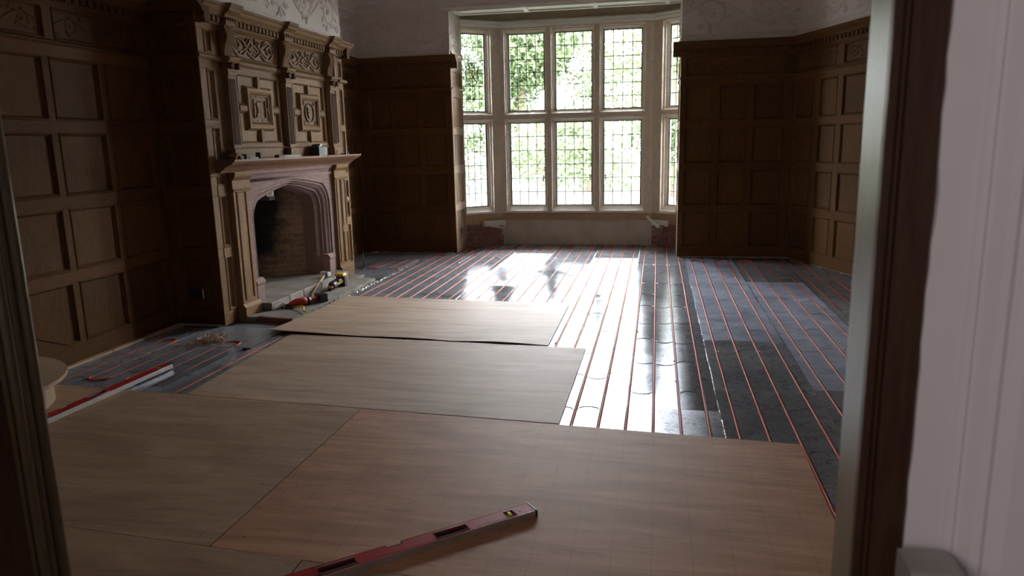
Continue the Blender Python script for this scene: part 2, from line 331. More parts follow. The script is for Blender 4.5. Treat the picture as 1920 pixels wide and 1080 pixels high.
def scroll(w, h, seed, y=0.0, th=0.006, period=None, n=5, leaf=9):
    rnd = random.Random(seed); mb = MB(); P = period or h * 1.5; k = max(1, round(w / P)); P = w / k; am = h * 0.30
    stem = [(x * w / (k * 12), y, h / 2 + am * sin(pi * x / 12)) for x in range(k * 12 + 1)]
    mb.tube(stem, th, n, flat=(0, -1, 0))
    for i in range(k):
        cx = (i + 0.5) * P; s = 1 if i % 2 == 0 else -1; cz = h / 2 - s * h * 0.02; r = min(P * 0.36, h * 0.38)
        mb.tube(spiral(cx, cz, r, 1.35, s * pi * 0.5, -s, y), [th * (1 - 0.5 * q / 25) for q in range(26)], n, flat=(0, -1, 0))
        for q in range(leaf):
            a = rnd.uniform(0, 2 * pi); rr = r * rnd.uniform(0.75, 1.2); x = cx + rr * cos(a); z = cz + rr * sin(a)
            if 0.01 < z < h - 0.01 and 0.01 < x < w - 0.01: mb.blob((x, y, z), th * 2.8, th * 1.6, th * 1.3, a + rnd.uniform(-.8, .8))
        mb.blob((cx, y, cz), th * 2.2, th * 2.4, th * 2.2)
        for q in (-1, 1):
            ex = cx + q * P * 0.42; ez = h / 2 + rnd.choice((-1, 1)) * h * 0.34
            mb.tube(spiral(ex, ez, h * 0.11, 1.0, rnd.uniform(0, 6), q, y, 12), th * 0.8, n, flat=(0, -1, 0))
    return mb
def dentils(par, x0, x1, y0=-0.032, z0=2.612, z1=2.66, step=0.075, wd=0.045, mat='oak', depth=0.024, name='dentil'):
    me = box_mesh(name, wd, depth, z1 - z0, mat); n = int((x1 - x0) / step)
    off = (x1 - x0 - n * step) / 2
    for i in range(n): link(name, me, par, (x0 + off + i * step + (step - wd) / 2, y0, z0))
def wall_base(name, A, B, x0=0.0, x1=None, z1=3.6, thick=0.18, y0=0.03, mat='plaster', holes=None):
    L = dist(A, B); x1 = L if x1 is None else x1
    mb = MB().box(x0, x1, y0, thick, -0.05, z1)
    return mb.build(name, mat, None, (A[0], A[1], 0), theta(A, B), kind='structure')
def panelling(W, L, cols, mat='oak', math_='oak_h', zt=2.33, rows=ROWS, x0=0.0, base=0.012):
    # rails run through, stiles stand between them
    zr = [base] + [v for r in rows for v in r] + [zt]
    for i in range(0, len(zr), 2):
        link('rail', box_mesh('rail', L - x0, 0.035, zr[i + 1] - zr[i], math_), W, (x0, 0, zr[i]))
    xs = [x0] + [v for c in cols for v in c] + [L]
    for z0, z1 in rows:
        for i in range(0, len(xs), 2):
            if xs[i + 1] - xs[i] > 0.004: link('stile', box_mesh('stile', xs[i + 1] - xs[i], 0.035, z1 - z0, mat), W, (xs[i], 0.0005, z0))
        for c0, c1 in cols: link('panel', panel_mesh(c1 - c0, z1 - z0, mat), W, (c0, 0, z0))
def frieze(W, L, secs, mat='oak', seed=1, x0=0.0, th=0.0055):
    xs = [x0] + [v for c in secs for v in c] + [L]
    link('frieze_rail', box_mesh('frieze_rail', L - x0, 0.035, 2.60 - FTOP, mat), W, (x0, 0, FTOP))
    MB().prism([(0.03, 2.30), (-0.004, 2.30), (-0.016, 2.315), (-0.016, 2.325), (-0.004, 2.335), (0.03, 2.335)], 'x', x0, L).build('ledge_moulding', mat, W)
    for i in range(0, len(xs), 2):
        if xs[i + 1] - xs[i] > 0.004: link('stile', box_mesh('stile', xs[i + 1] - xs[i], 0.035, FTOP - FBOT, mat), W, (xs[i], 0.0005, FBOT))
    for j, (a, b) in enumerate(secs):
        p = link('frieze_panel', panel_mesh(b - a, FTOP - FBOT, mat), W, (a, 0, FBOT))
        scroll(b - a - 0.07, FTOP - FBOT - 0.06, seed + j, 0.018, th).build('carving', mat, p, (0.035, 0, 0.03))
def cornice(W, a, b, mat='oak_h', dx0=None, dx1=None, dm='oak'):
    MB().prism(CORN, 'x', a, b).build('cornice', mat, W)
    dentils(W, a if dx0 is None else dx0, b if dx1 is None else dx1, mat=dm)
def plaster_frieze(W, a, b, seed, z0=2.765, z1=3.33, big=True, y=0.0):
    MB().prism([(0.03, z0), (y - 0.03, z0), (y - 0.03, z0 + 0.03), (y - 0.012, z0 + 0.05), (y - 0.016, z0 + 0.065), (y, z0 + 0.075), (0.03, z0 + 0.075)], 'x', a, b).build('plaster_moulding', 'plaster', W)
    MB().box(a, b, y, 0.031, z0 + 0.07, z1 + 0.2).build('plaster_band', 'plaster', W)
    scroll(b - a - 0.06, z1 - z0 - 0.10, seed, 0.0, 0.017, period=0.55, n=6, leaf=22).build('plaster_scroll_relief', 'relief', W, (a + 0.03, y + 0.002, z0 + 0.085))
def cove(W, a, b, z=3.33, mat='plaster'):
    MB().prism([(0.03, z), (-0.01, z), (-0.012, z + 0.02), (-0.03, z + 0.03), (-0.04, z + 0.07), (-0.075, z + 0.13), (-0.13, z + 0.17), (-0.20, z + 0.19), (-0.20, z + 0.215), (-0.23, z + 0.225), (0.03, z + 0.225)], 'x', a, b).build('ceiling_cove', mat, W)
# ------------------------------------------------------------------ setting: floor, ceiling, walls
ZC = 3.553
floor = MB().box(-4.5, 2.6, 1.0, 11.5, -0.12, -0.0185).build('floor', 'under', None, kind='structure')
MB().box(-4.6, 2.7, 1.0, 10.16, ZC, ZC + 0.12).build('ceiling', 'plaster', None, kind='structure')
XL, YB1, YB2 = -4.22, 10.12, 9.92
# left wall, near part
A = (XL, 1.19); B = (XL, 5.70); W = wall_base('wall_left', A, B, x1=4.8); L = dist(A, B)
cols = []; y = 5.62
for i in range(8):
    a = [5.155, 4.62, 4.085, 3.55, 3.015, 2.48, 1.945, 1.41][i]; b2 = [5.62, 5.09, 4.56, 4.025, 3.49, 2.955, 2.42, 1.885][i]; cols.insert(0, (a - 1.19, b2 - 1.19))
panelling(W, L, cols)
frieze(W, L, [(5.70 - 1.19 - 0.06 - 0.77, L - 0.06)] + [] if False else [(0.30, 1.50), (1.58, 2.52), (2.60, 3.43), (3.51, 4.42)], seed=11)
cornice(W, 0.0, L, dx0=L - 2.2, dx1=L - 0.05)
plaster_frieze(W, 0.0, L, 21); cove(W, 0.0, L)
MB().prism([(2.4, 0.0), (3.30, 0.0), (3.30, 0.145), (3.235, 0.165), (2.95, 0.29), (2.4, 0.52)], 'y', -0.008, 0.004).build('raking_base_board', 'oak_h', W)
MB().prism([(3.235, 0.165), (2.95, 0.29), (2.4, 0.52), (2.4, 0.545), (2.955, 0.312), (3.24, 0.187)], 'y', -0.014, 0.004).build('raking_moulding', 'oak_h', W)
bt = MB(); rr = random.Random(3); x = 2.4
while x < L - 0.1:
    l = rr.uniform(0.4, 0.9); bt.box(x, min(x + l, L), -0.035 - rr.uniform(0, .006), 0.0, -0.018, 0.014 + rr.uniform(0, 0.006)); x += l + 0.006
bt.build('raw_sole_batten', 'timber', W)
# left wall, far part
A = (XL, 8.60); B = (XL, YB1); W = wall_base('wall_left', A, B, x1=dist(A, B) + 0.1); L = dist(A, B)
panelling(W, L, [(0.05, 0.42), (0.48, 0.85), (0.91, 1.27), (1.33, 1.46)][:3] + [(1.33, 1.455)][:0])
frieze(W, L, [(0.06, 1.40)], seed=31); cornice(W, 0.0, L); plaster_frieze(W, 0.0, L, 33); cove(W, 0, L)
# back wall, left of the bay
A = (XL, YB1); B = (-2.83, YB1); W = wall_base('wall_back', A, B, x0=-0.1, x1=1.36); L = dist(A, B)
panelling(W, L, [(0.16, 0.505), (0.565, 0.895), (0.97, 1.30)])
frieze(W, L, [(0.16, 1.29)], seed=41); cornice(W, 0.0, L + 0.10); plaster_frieze(W, 0.0, L, 44)
# cove along the back wall and beam over the bay
cvb = MB()
WB = W
cove(W, 0.0, 4.45)
rb = random.Random(5); db = MB()
for i in range(46):
    x = rb.uniform(0.1, 1.36); s2 = rb.uniform(0.006, 0.02); yy = -rb.uniform(0.01, 0.06)
    db.add([(x - s2, yy - s2, 0), (x + s2, yy - s2, 0), (x + s2 * .7, yy + s2, 0), (x - s2 * .8, yy + s2, 0), (x, yy, s2 * 1.3)], [(0, 1, 4), (1, 2, 4), (2, 3, 4), (3, 0, 4), (3, 2, 1, 0)])
db.build('rubble_crumbs', 'dust', W, kind='stuff', label='crumbs of plaster along the foot of the panelling')
MB().box(0.0, L, 0.0, 0.03, 0.0, 0.012).build('skirting_shadow_batten', 'oak_dk', W)
# jamb return, left side of bay (faces the bay, in daylight)
A = (-2.83, YB1); B = (-2.83, 10.76); W = MB().box(0.04, 0.64, 0.03, 0.09, -0.02, 3.36).build('wall_bay_left', 'plaster', None, (A[0], A[1], 0), pi / 2, kind='structure'); L = 0.64
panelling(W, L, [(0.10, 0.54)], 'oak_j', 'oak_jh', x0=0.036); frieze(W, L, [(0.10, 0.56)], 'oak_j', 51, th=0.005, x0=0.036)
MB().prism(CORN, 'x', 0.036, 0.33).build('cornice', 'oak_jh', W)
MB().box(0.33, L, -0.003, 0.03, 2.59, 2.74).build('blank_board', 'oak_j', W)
plaster_frieze(W, 0.032, L, 53, z0=2.75, z1=3.26)
dev = MB().bbox(0.0, 0.05, -0.012, 0.002, 0, 0.08, 0.003).build('socket', 'slate', W, (0.285, 0, 0.255))
MB().box(0.012, 0.038, -0.014, -0.010, 0.02, 0.06).build('socket_face', 'black', dev)
# right back wall and return
A = (0.28, YB2); B = (1.68, YB2); W = wall_base('wall_back', A, B, x0=0.03, x1=1.5); L = dist(A, B)
panelling(W, L, [(0.06, 0.40), (0.485, 0.825), (0.905, 1.265)])
frieze(W, L, [(0.06, 1.27)], seed=61); cornice(W, -0.10, L + 0.03, dx0=0.0, dx1=L); plaster_frieze(W, 0.0, L + 0.02, 63)
cove(W, 0.0, L + 0.05)
A = (0.28, 10.76); B = (0.28, YB2); W = MB().box(0, 0.80, 0.03, 0.09, -0.02, 3.36).build('wall_bay_right', 'plaster', None, (A[0], A[1], 0), -pi / 2, kind='structure'); L = 0.804
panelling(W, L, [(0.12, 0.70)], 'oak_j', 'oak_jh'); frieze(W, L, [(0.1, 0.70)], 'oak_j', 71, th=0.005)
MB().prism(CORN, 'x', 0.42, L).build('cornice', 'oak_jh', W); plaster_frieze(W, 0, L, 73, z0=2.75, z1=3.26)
# canted right wall, then the long right wall
A = (1.68, YB2); B = (2.374, 8.045); W = wall_base('wall_right', A, B, x0=-0.02, x1=2.05); L = dist(A, B)
panelling(W, L, [(0.05, 0.41), (0.55, 0.895), (1.0, 1.40), (1.50, 1.90)])
frieze(W, L, [(0.05, 0.85), (0.98, 1.80)], seed=81); cornice(W, -0.03, L + 0.03); plaster_frieze(W, -0.02, L + 0.02, 83); cove(W, -0.06, L + 0.05)
A = (2.374, 8.045); B = (2.374, 1.19); W = wall_base('wall_right', A, B, x0=-0.03); L = dist(A, B)
panelling(W, L, [(0.1 + i * 0.53, 0.1 + i * 0.53 + 0.46) for i in range(12)])
frieze(W, L, [(0.1 + i * 1.06, 0.1 + i * 1.06 + 0.98) for i in range(6)], seed=91); MB().prism(CORN, 'x', -0.03, L).build('cornice', 'oak_h', W)
MB().box(0, L, 0, 0.031, 2.76, 3.55).build('plaster_band', 'plaster', W); cove(W, 0, L)
# chimney breast: near cheek, body, far cheek
BX, BY0, BY1 = -3.76, 5.70, 8.60
W = MB().box(0.0, 0.425, 0.036, 0.06, -0.02, 3.56).build('wall_chimney_cheek_near', 'plaster', None, (XL, BY0, 0), 0.0, kind='structure')
panelling(W, 0.455, [(0.09, 0.38)]); frieze(W, 0.455, [(0.07, 0.39)], seed=101); cornice(W, 0, 0.56, dx1=0.45); plaster_frieze(W, 0, 0.455, 103)
sk = MB().bbox(0, 0.146, -0.010, 0.002, 0, 0.086, 0.004).build('socket', 'chrome', W, (0.135, 0, 0.25))
for i in (0, 1):
    MB().box(0.016 + i * 0.068, 0.062 + i * 0.068, -0.0125, -0.009, 0.018, 0.07).build('socket_outlet', 'black', sk)
    MB().box(0.034 + i * 0.068, 0.045 + i * 0.068, -0.018, -0.0115, 0.056, 0.072).build('switch', 'chrome', sk)
W = MB().box(0.036, 0.46, 0.036, 0.06, -0.02, 3.56).build('wall_chimney_cheek_far', 'plaster', None, (BX, BY1, 0), pi, kind='structure')
panelling(W, 0.46, [(0.07, 0.40)], x0=0.031); cornice(W, -0.1, 0.46, dx0=0); plaster_frieze(W, 0.032, 0.46, 105)
# breast wall above the cornice
W = MB().box(0.03, 2.87, 0.03, 0.30, 2.58, 3.56).box(0.10, 0.5, 0.06, 0.30, -0.02, 2.58).box(2.4, 2.8, 0.06, 0.30, -0.02, 2.58).box(0.5, 2.4, 0.06, 0.2, 1.3, 2.58).build('wall_chimney_breast', 'plaster', None, (BX, BY0, 0), pi / 2, kind='structure')
plaster_frieze(W, 0.0, 2.90, 111, y=0.0); cove(W, 0.0, 2.9)
# ------------------------------------------------------------------ fireplace and overmantel
FP = empty('fireplace', (BX, BY0, 0), pi / 2, label='carved oak fireplace with overmantel, stone arch and brick firebox on the left wall', cat='fireplace')
def fb(name, x0, x1, y0, y1, z0, z1, mat='oak_l', par=FP, c=0.004): return MB().bbox(0, x1 - x0, 0, y1 - y0, 0, z1 - z0, c).build(name, mat, par, (x0, y0, z0))
def P(par, x0, x1, z0, z1, mat='oak_l', y=0.0, name='panel'): return link(name, panel_mesh(x1 - x0, z1 - z0, mat), par, (x0, y, z0))
# side strips (narrow panelling either side), full height
for (a, b, pa, pb) in ((0.002, 0.30, 0.095, 0.205), (2.74, 2.90, 2.775, 2.86)):
    rows = [(0.12, 0.61), (0.69, 1.15), (1.235, 1.315), (1.40, 1.74), (1.80, 2.23), (2.36, 2.55)]
    zz = [0.0] + [v for r in rows for v in r] + [2.60]
    for i in range(0, len(zz), 2): fb('rail', a, b, 0.0, 0.03, zz[i], zz[i + 1], 'oak_lh')
    for r in rows:
        fb('stile', a, pa, 0.0005, 0.03, r[0], r[1]); fb('stile', pb, b, 0.0005, 0.03, r[0], r[1]); P(FP, pa, pb, r[0], r[1])
fb('boss', 0.085, 0.215, -0.006, 0.0, 0.61, 0.69); fb('boss', 0.085, 0.215, -0.006, 0.0, 1.15, 1.235)
fb('stile', 2.68, 2.74, 0.001, 0.03, 0.0, 2.6)
MB().prism([(0.0, 2.30), (-0.02, 2.30), (-0.035, 2.315), (-0.035, 2.33), (-0.01, 2.345), (0.0, 2.345)], 'x', -0.03, 0.30).build('ledge_moulding', 'oak_lh', FP)
MB().prism([(0.0, 2.30), (-0.02, 2.30), (-0.035, 2.315), (-0.035, 2.33), (-0.01, 2.345), (0.0, 2.345)], 'x', 2.74, 2.95).build('ledge_moulding', 'oak_lh', FP)
bp = MB().lathe([(0.028, 0.0), (0.028, -0.006), (0.02, -0.012), (0.008, -0.016)], (0, 0, 0), 14, 'y').build('bell_push', 'brass', FP, (2.80, -0.001, 0.905))
bp.scale = (0.75, 1, 1.6)
# pilasters of the surround
for x0 in (0.25, 2.38):
    x1 = x0 + 0.25 if x0 < 1 else x0 + 0.30
    p = MB().bbox(0, x1 - x0, 0, 0.06, 0, 1.18, 0.004).build('pilaster', 'oak_l', FP, (x0, -0.045, 0.12))
    wd = x1 - x0
    P(p, 0.045 if x0 < 1 else 0.03, wd - 0.05 if x0 < 1 else wd * 0.47, 0.05, 1.055, y=-0.004, name='pilaster_panel')
    if x0 > 1: P(p, wd * 0.53, wd - 0.03, 0.50, 1.055, y=-0.004, name='pilaster_panel'); P(p, wd * 0.53, wd - 0.03, 0.05, 0.42, y=-0.004, name='pilaster_panel')
    q = MB().bbox(-0.02, wd + 0.03, -0.032, 0.045, 0, 0.095, 0.003)
    q.prism([(0.045, 0.095), (-0.035, 0.095), (-0.035, 0.104), (-0.026, 0.112), (-0.012, 0.13), (-0.004, 0.14), (0.045, 0.14)], 'x', -0.012, wd + 0.02)
    q.build('plinth', 'oak_lh', FP, (x0, -0.045, 0.0))
    MB().prism([(0.045, 1.17), (-0.008, 1.17), (-0.016, 1.185), (-0.004, 1.20), (-0.004, 1.27), (-0.02, 1.285), (-0.035, 1.305), (-0.04, 1.33), (-0.04, 1.345), (0.045, 1.345)], 'x', -0.01, wd + 0.035).build('capital', 'oak_lh', FP, (x0, -0.045, 0))
MB().prism([(0, 0), (0.13, 0), (0.13, 0.07), (0.06, 0.07), (0.03, 0.05)], 'y', -0.006, 0).build('pale_wood_patch', 'timber', FP, (0.40, -0.078, 0.012))
# mantel shelf
MS = MB().prism([(0.02, 1.345), (-0.05, 1.345), (-0.055, 1.36), (-0.075, 1.368), (-0.085, 1.378), (-0.10, 1.39), (-0.125, 1.402), (-0.155, 1.412), (-0.175, 1.43), (-0.18, 1.438), (-0.195, 1.44), (-0.195, 1.458), (0.02, 1.458)], 'x', 0.08, 2.86)
MS.build('mantel_shelf', 'oak_shelf', FP)
# fascia between pilasters under the shelf
MB().prism([(0.02, 1.285), (-0.015, 1.285), (-0.02, 1.30), (-0.035, 1.315), (-0.035, 1.345), (0.02, 1.345)], 'x', 0.50, 2.38).build('shelf_bed_moulding', 'pinkstone', FP)
# stone arch: opening centre x=1.45, half width 0.65, spring 0.86, apex 1.16
def tudor(hw, zs, za, n=10, cr=0.20):
    pts = []
    # corner arc then nearly straight to the apex
    cx = -hw + cr; end = radians(62)
    for i in range(n + 1):
        a = pi - end * i / n; pts.append((cx + cr * cos(a), zs + cr * sin(a) * 0.95))
    x0, z0 = pts[-1]
    for i in range(1, n + 1):
        t = i / n; pts.append((x0 + (0 - x0) * t, z0 + (za - z0) * (t + 0.10 * sin(pi * t))))
    return pts + [(-x, z) for x, z in reversed(pts[:-1])]
cx = 1.44
rings = [(0.868, 0.90, 1.240, -0.006), (0.85, 0.895, 1.230, -0.006), (0.838, 0.89, 1.222, 0.012), (0.81, 0.885, 1.208, 0.004), (0.79, 0.88, 1.20, 0.022), (0.765, 0.875, 1.186, 0.035), (0.745, 0.87, 1.18, 0.062), (0.72, 0.865, 1.17, 0.055), (0.70, 0.862, 1.166, 0.085), (0.665, 0.86, 1.158, 0.11), (0.665, 0.86, 1.158, 0.26)]
am = MB(); allr = []
for hw, zs, za, y in rings:
    t = tudor(hw, zs, za, cr=0.20 + (hw - 0.65) * 0.5); pl_ = [(-hw, 0.05)] + t + [(hw, 0.05)]; allr.append([(cx + x, y, z) for x, z in pl_])
n = len(allr[0]); vs = [p for r in allr for p in r]; fs = []
for i in range(len(allr) - 1):
    for j in range(n - 1): fs.append((i * n + j, i * n + j + 1, (i + 1) * n + j + 1, (i + 1) * n + j))
am.add(vs, fs, False)
# outer face up to a rectangle, thin raised label moulding lines
top = 1.285; R0 = allr[0]; m0 = len(am.v)
outer = []
for (x, y, z) in R0:
    if z <= 0.06: outer.append((cx + (-0.92 if x < cx else 0.92), y, z))
    else:
        f = (x - cx) / 0.868; outer.append((cx + 0.93 * f, y, top) if z > 1.0 else (cx + (-0.93 if x < cx else 0.93), y, z if z < 0.95 else top))
am.add(R0 + outer, [(j, j + 1, n + j + 1, n + j) for j in range(n - 1)])
ST = am.build('stone_arch_surround', 'pinkstone', FP)
MB().box(0.50, 0.53, -0.012, 0.02, 0.05, 1.285).box(2.37, 2.40, -0.012, 0.02, 0.05, 1.285).box(0.50, 2.40, -0.004, 0.03, 1.235, 1.288).build('stone_outer_fillet', 'pinkstone', FP)
for z, yy in ((1.262, -0.02), (1.245, -0.012)): MB().tube([(0.53, yy, z), (2.37, yy, z)], 0.007, 6).build('stone_roll_moulding', 'pinkstone', FP)
for x in (0.62, 2.225):
    MB().bbox(-0.07, 0.07, -0.02, 0.10, 0.0, 0.20, 0.006).prism([(0.1, 0.20), (-0.012, 0.20), (-0.03, 0.215), (-0.03, 0.235), (0.0, 0.27), (0.1, 0.27)], 'x', -0.075, 0.075).build('stone_stop_block', 'pinkstone', FP, (x, 0.0, 0.05))
# firebox bricks: far cheek, back, near cheek
def brick_wall(par, A, B, z0, z1, mat, bl=0.20, bh=0.050, mj=0.010, parname='firebox_wall', mmat='firemortar', rnd=None, proud=0.006):
    L = dist(A, B); th = theta(A, B); w_ = MB().box(0, L, 0.004, 0.06, z0, z1).build(parname, mmat, par, (A[0], A[1], 0), th)
    z = z0 + mj; row = 0
    while z + bh * 0.6 < z1:
        h = min(bh, z1 - z); x = -(row % 2) * (bl + mj) / 2
        while x < L - 0.01:
            a = max(x, 0.0); b = min(x + bl, L)
            if b - a > 0.03: link('brick', box_mesh('brick', b - a, 0.02, h, mat, 0.003), w_, (a, -proud * rnd.uniform(0.4, 1.0), z), (0, 0, rnd.uniform(-.006, .006)))
            x += bl + mj
        z += bh + mj; row += 1
    return w_
rw = random.Random(9)
brick_wall(FP, (1.82, 0.66), (2.12, 0.24), 0.10, 1.55, 'firebrick', rnd=rw)
brick_wall(FP, (1.08, 0.66), (1.82, 0.66), 0.10, 1.55, 'firebrick', rnd=rw)
brick_wall(FP, (0.78, 0.24), (1.08, 0.66), 0.10, 1.55, 'firebrick', rnd=rw)
MB().box(0.5, 2.4, 0.12, 0.75, 1.55, 1.62).build('firebox_lid', 'darkblock', FP)
MB().box(0.62, 0.80, 0.12, 0.30, 0.05, 1.5).box(2.11, 2.28, 0.12, 0.30, 0.05, 1.5).box(0.62, 2.28, 0.14, 0.30, 1.22, 1.55).build('firebox_jamb', 'pinkstone', FP)
MB().lathe([(0.05, 0.0), (0.052, 0.004), (0.052, 0.42), (0.05, 0.43)], (0, 0, 0), 20).build('bright_metal_flue_pipe', 'chrome', FP, (1.66, 0.40, 1.03))
MB().box(1.62, 1.74, 0.38, 0.50, 0.99, 1.03).build('soot_ledge', 'darkblock', FP)
# hearth
HP0 = [(0.235, -0.17), (0.283, -0.171), (0.221, -0.545), (0.52, -0.543)]
hs = MB(); hp = HP0 + [(1.28, -0.54), (2.24, -0.533), (2.22, -0.30), (2.45, -0.31), (2.45, 0.04), (0.235, 0.04)]
hs.prism([(x, y) for x, y in hp], 'z', -0.017, 0.03).build('hearth_slab', 'hearthstone', FP)
MB().prism([(0.282, -0.171), (0.220, -0.545), (0.200, -0.545), (0.262, -0.171)], 'z', -0.017, 0.027).build('red_tile_edge', 'redtile', FP)
rg = random.Random(4); bb = MB()
for i in range(70):
    x = rg.uniform(0.28, 2.23); s2 = rg.uniform(0.005, 0.013); yy = -0.547 + 0.003 * x - rg.uniform(0, 0.02); z = rg.uniform(-0.01, 0.018)
    bb.add([(x - s2, yy - s2, z), (x + s2, yy - s2, z), (x + s2, yy + s2, z), (x - s2, yy + s2, z), (x, yy, z + s2)], [(0, 1, 4), (1, 2, 4), (2, 3, 4), (3, 0, 4), (3, 2, 1, 0)])
bb.build('broken_hearth_edge', 'dust', FP, kind='stuff')
x = 0.50
for l in (0.36, 0.30, 0.42, 0.33, 0.38):
    MB().bbox(0, l - 0.004, 0, 0.12, 0, 0.072, 0.006).build('curb_stone', 'hearthstone', FP, (x, -0.18, 0.0302)); x += l
MB().box(0.50, 2.36, -0.06, 0.70, 0.03, 0.099).build('inner_hearth', 'hearthstone', FP)
# ---- overmantel
OMY = 0.0
fb('overmantel_base', 0.30, 2.74, -0.012, 0.03, 1.458, 1.60, 'oak_lh')
MB().prism([(0.0, 1.552), (-0.018, 1.552), (-0.024, 1.558), (-0.018, 1.566), (0.0, 1.566)], 'x', 0.26, 2.72).build('base_bead', 'oak_lh', FP)
fb('backing_board', 0.06, 2.84, 0.031, 0.045, 0.0, 0.05, 'oak_l'); fb('backing_board', 0.24, 2.76, 0.031, 0.05, 1.46, 2.60, 'oak_l'); fb('backing_board', 0.24, 0.50, 0.031, 0.05, 0.05, 1.46, 'oak_l'); fb('backing_board', 2.40, 2.76, 0.031, 0.05, 0.05, 1.46, 'oak_l')
PX = [0.315, 1.345, 2.385]     # left edge of the three fluted pilasters
RIBP = [(0.0, 2.345), (-0.045, 2.345), (-0.05, 2.40), (-0.062, 2.44), (-0.082, 2.475), (-0.09, 2.51), (-0.085, 2.545), (-0.07, 2.575), (-0.068, 2.60), (0.0, 2.60)]
for i, x0 in enumerate(PX):
    w_ = 0.13
    pb = MB().bbox(0, w_ + 0.03, 0, 0.075, 0, 0.09, 0.002).build('pedestal', 'oak_l', FP, (x0 - 0.015, -0.075, 1.459))
    ro = MB()   # little incised rosette: a cross and two dots
    ro.box(-0.018, 0.018, -0.003, 0, -0.002, 0.002).add([(-0.012, -0.003, -0.014), (-0.008, -0.003, -0.014), (0.012, -0.003, 0.014), (0.008, -0.003, 0.014)], [(0, 1, 2, 3)]).add([(0.008, -0.003, -0.014), (0.012, -0.003, -0.014), (-0.008, -0.003, 0.014), (-0.012, -0.003, 0.014)], [(0, 1, 2, 3)])
    ro.blob((0.034, 0, 0.01), 0.004, 0.003, 0.004).blob((0.034, 0, -0.01), 0.004, 0.003, 0.004)
    ro.build('incised_rosette', 'oak_dk', pb, (0.06, -0.0005, 0.045))
    sh = MB().bbox(0, w_, 0, 0.06, 0, 0.735, 0.003).build('fluted_pilaster', 'oak_l', FP, (x0, -0.06, 1.555))
    fl = MB()
    for k in range(6):
        xx = 0.016 + k * 0.0165; fl.prism([(xx, 0.0), (xx + 0.004, -0.007), (xx + 0.009, -0.007), (xx + 0.013, 0.0)], 'z', 0.03, 0.60)
    fl.build('flute', 'oak_dk', sh)
    cp = MB().bbox(-0.008, w_ + 0.008, -0.012, 0.05, 0, 0.028, 0.003).bbox(-0.002, w_ + 0.002, -0.006, 0.05, 0.028, 0.10, 0.003).build('ionic_capital', 'oak_l', FP, (x0, -0.06, 2.19))
    for sx in (0.012, w_ - 0.012):
        MB().lathe([(0.024, 0.0), (0.028, -0.004), (0.028, -0.05), (0.020, -0.056), (0.016, -0.052), (0.008, -0.06)], (0, 0, 0), 14, 'y').build('volute', 'oak_dk', cp, (sx, 0.0, 0.075))
    MB().prism([(0.0, 2.29), (-0.085, 2.29), (-0.095, 2.305), (-0.105, 2.32), (-0.105, 2.335), (-0.08, 2.345), (0.0, 2.345)], 'x', x0 - 0.02, x0 + w_ + 0.02).build('capital_ledge', 'oak_lh', FP)
    cb = MB().prism([(y + 0.008, z) for y, z in RIBP[:-1]] + [(0.0, 2.60)], 'x', 0.0, w_).build('scroll_console', 'oak_l', FP, (x0, 0, 0))
    rb2 = MB()
    for k in range(5): rb2.prism(RIBP, 'x', 0.006 + k * 0.0245, 0.006 + k * 0.0245 + 0.014)
    rb2.build('console_rib', 'oak_l', cb)
    fb('console_cap', x0 - 0.012, x0 + w_ + 0.012, -0.095, 0.0, 2.60, 2.635)
    dd = MB()
    for k in range(3): dd.lathe([(0.012, 0), (0.014, -0.004), (0.006, -0.01)], (0.03 + k * 0.035, -0.098, 2.655), 10, 'y')
    dd.build('console_bead_row', 'oak_l', FP, (x0, 0, 0))
    fb('console_head', x0 - 0.004, x0 + w_ + 0.004, -0.095, 0.0, 2.635, 2.675)
    MB().prism([(0.0, 2.665), (-0.10, 2.665), (-0.105, 2.685), (-0.125, 2.70), (-0.15, 2.715), (-0.155, 2.735), (-0.17, 2.75), (-0.175, 2.775), (0.0, 2.78)], 'x', x0 - 0.03, x0 + w_ + 0.03).build('cornice_break', 'oak_lh', FP)
MB().prism([(0.0, 2.60), (-0.02, 2.60), (-0.028, 2.61), (-0.028, 2.665), (-0.06, 2.67), (-0.075, 2.69), (-0.10, 2.71), (-0.11, 2.735), (-0.125, 2.745), (-0.125, 2.765), (0.0, 2.775)], 'x', 0.0 - 0.02, 2.90 + 0.12).build('overmantel_cornice', 'oak_lh', FP)
for a, b in ((0.01, 0.29), (0.49, 1.31), (1.52, 2.34), (2.55, 2.9)): dentils(FP, a, b, -0.062, 2.618, 2.662, 0.066, 0.034, 'oak_l', 0.034, name='cornice_dentil')
def ribbon(mb, pts, wd, y, h):
    for (a, b) in zip(pts[:-1], pts[1:]):
        d = Vector((b[0] - a[0], 0, b[1] - a[1])); L = d.length
        if L < 1e-6: continue
        d /= L; nn = Vector((-d.z, 0, d.x)) * wd / 2; p = Vector((a[0], y, a[1])) - d * wd * 0.25; q = Vector((b[0], y, b[1])) + d * wd * 0.25
        up = Vector((0, -h, 0)); v = [p - nn, p + nn, q + nn, q - nn]; v2 = [x + up for x in v]
        mb.add([tuple(x) for x in v + v2], [(4, 5, 6, 7), (0, 1, 5, 4), (1, 2, 6, 5), (2, 3, 7, 6), (3, 0, 4, 7)])
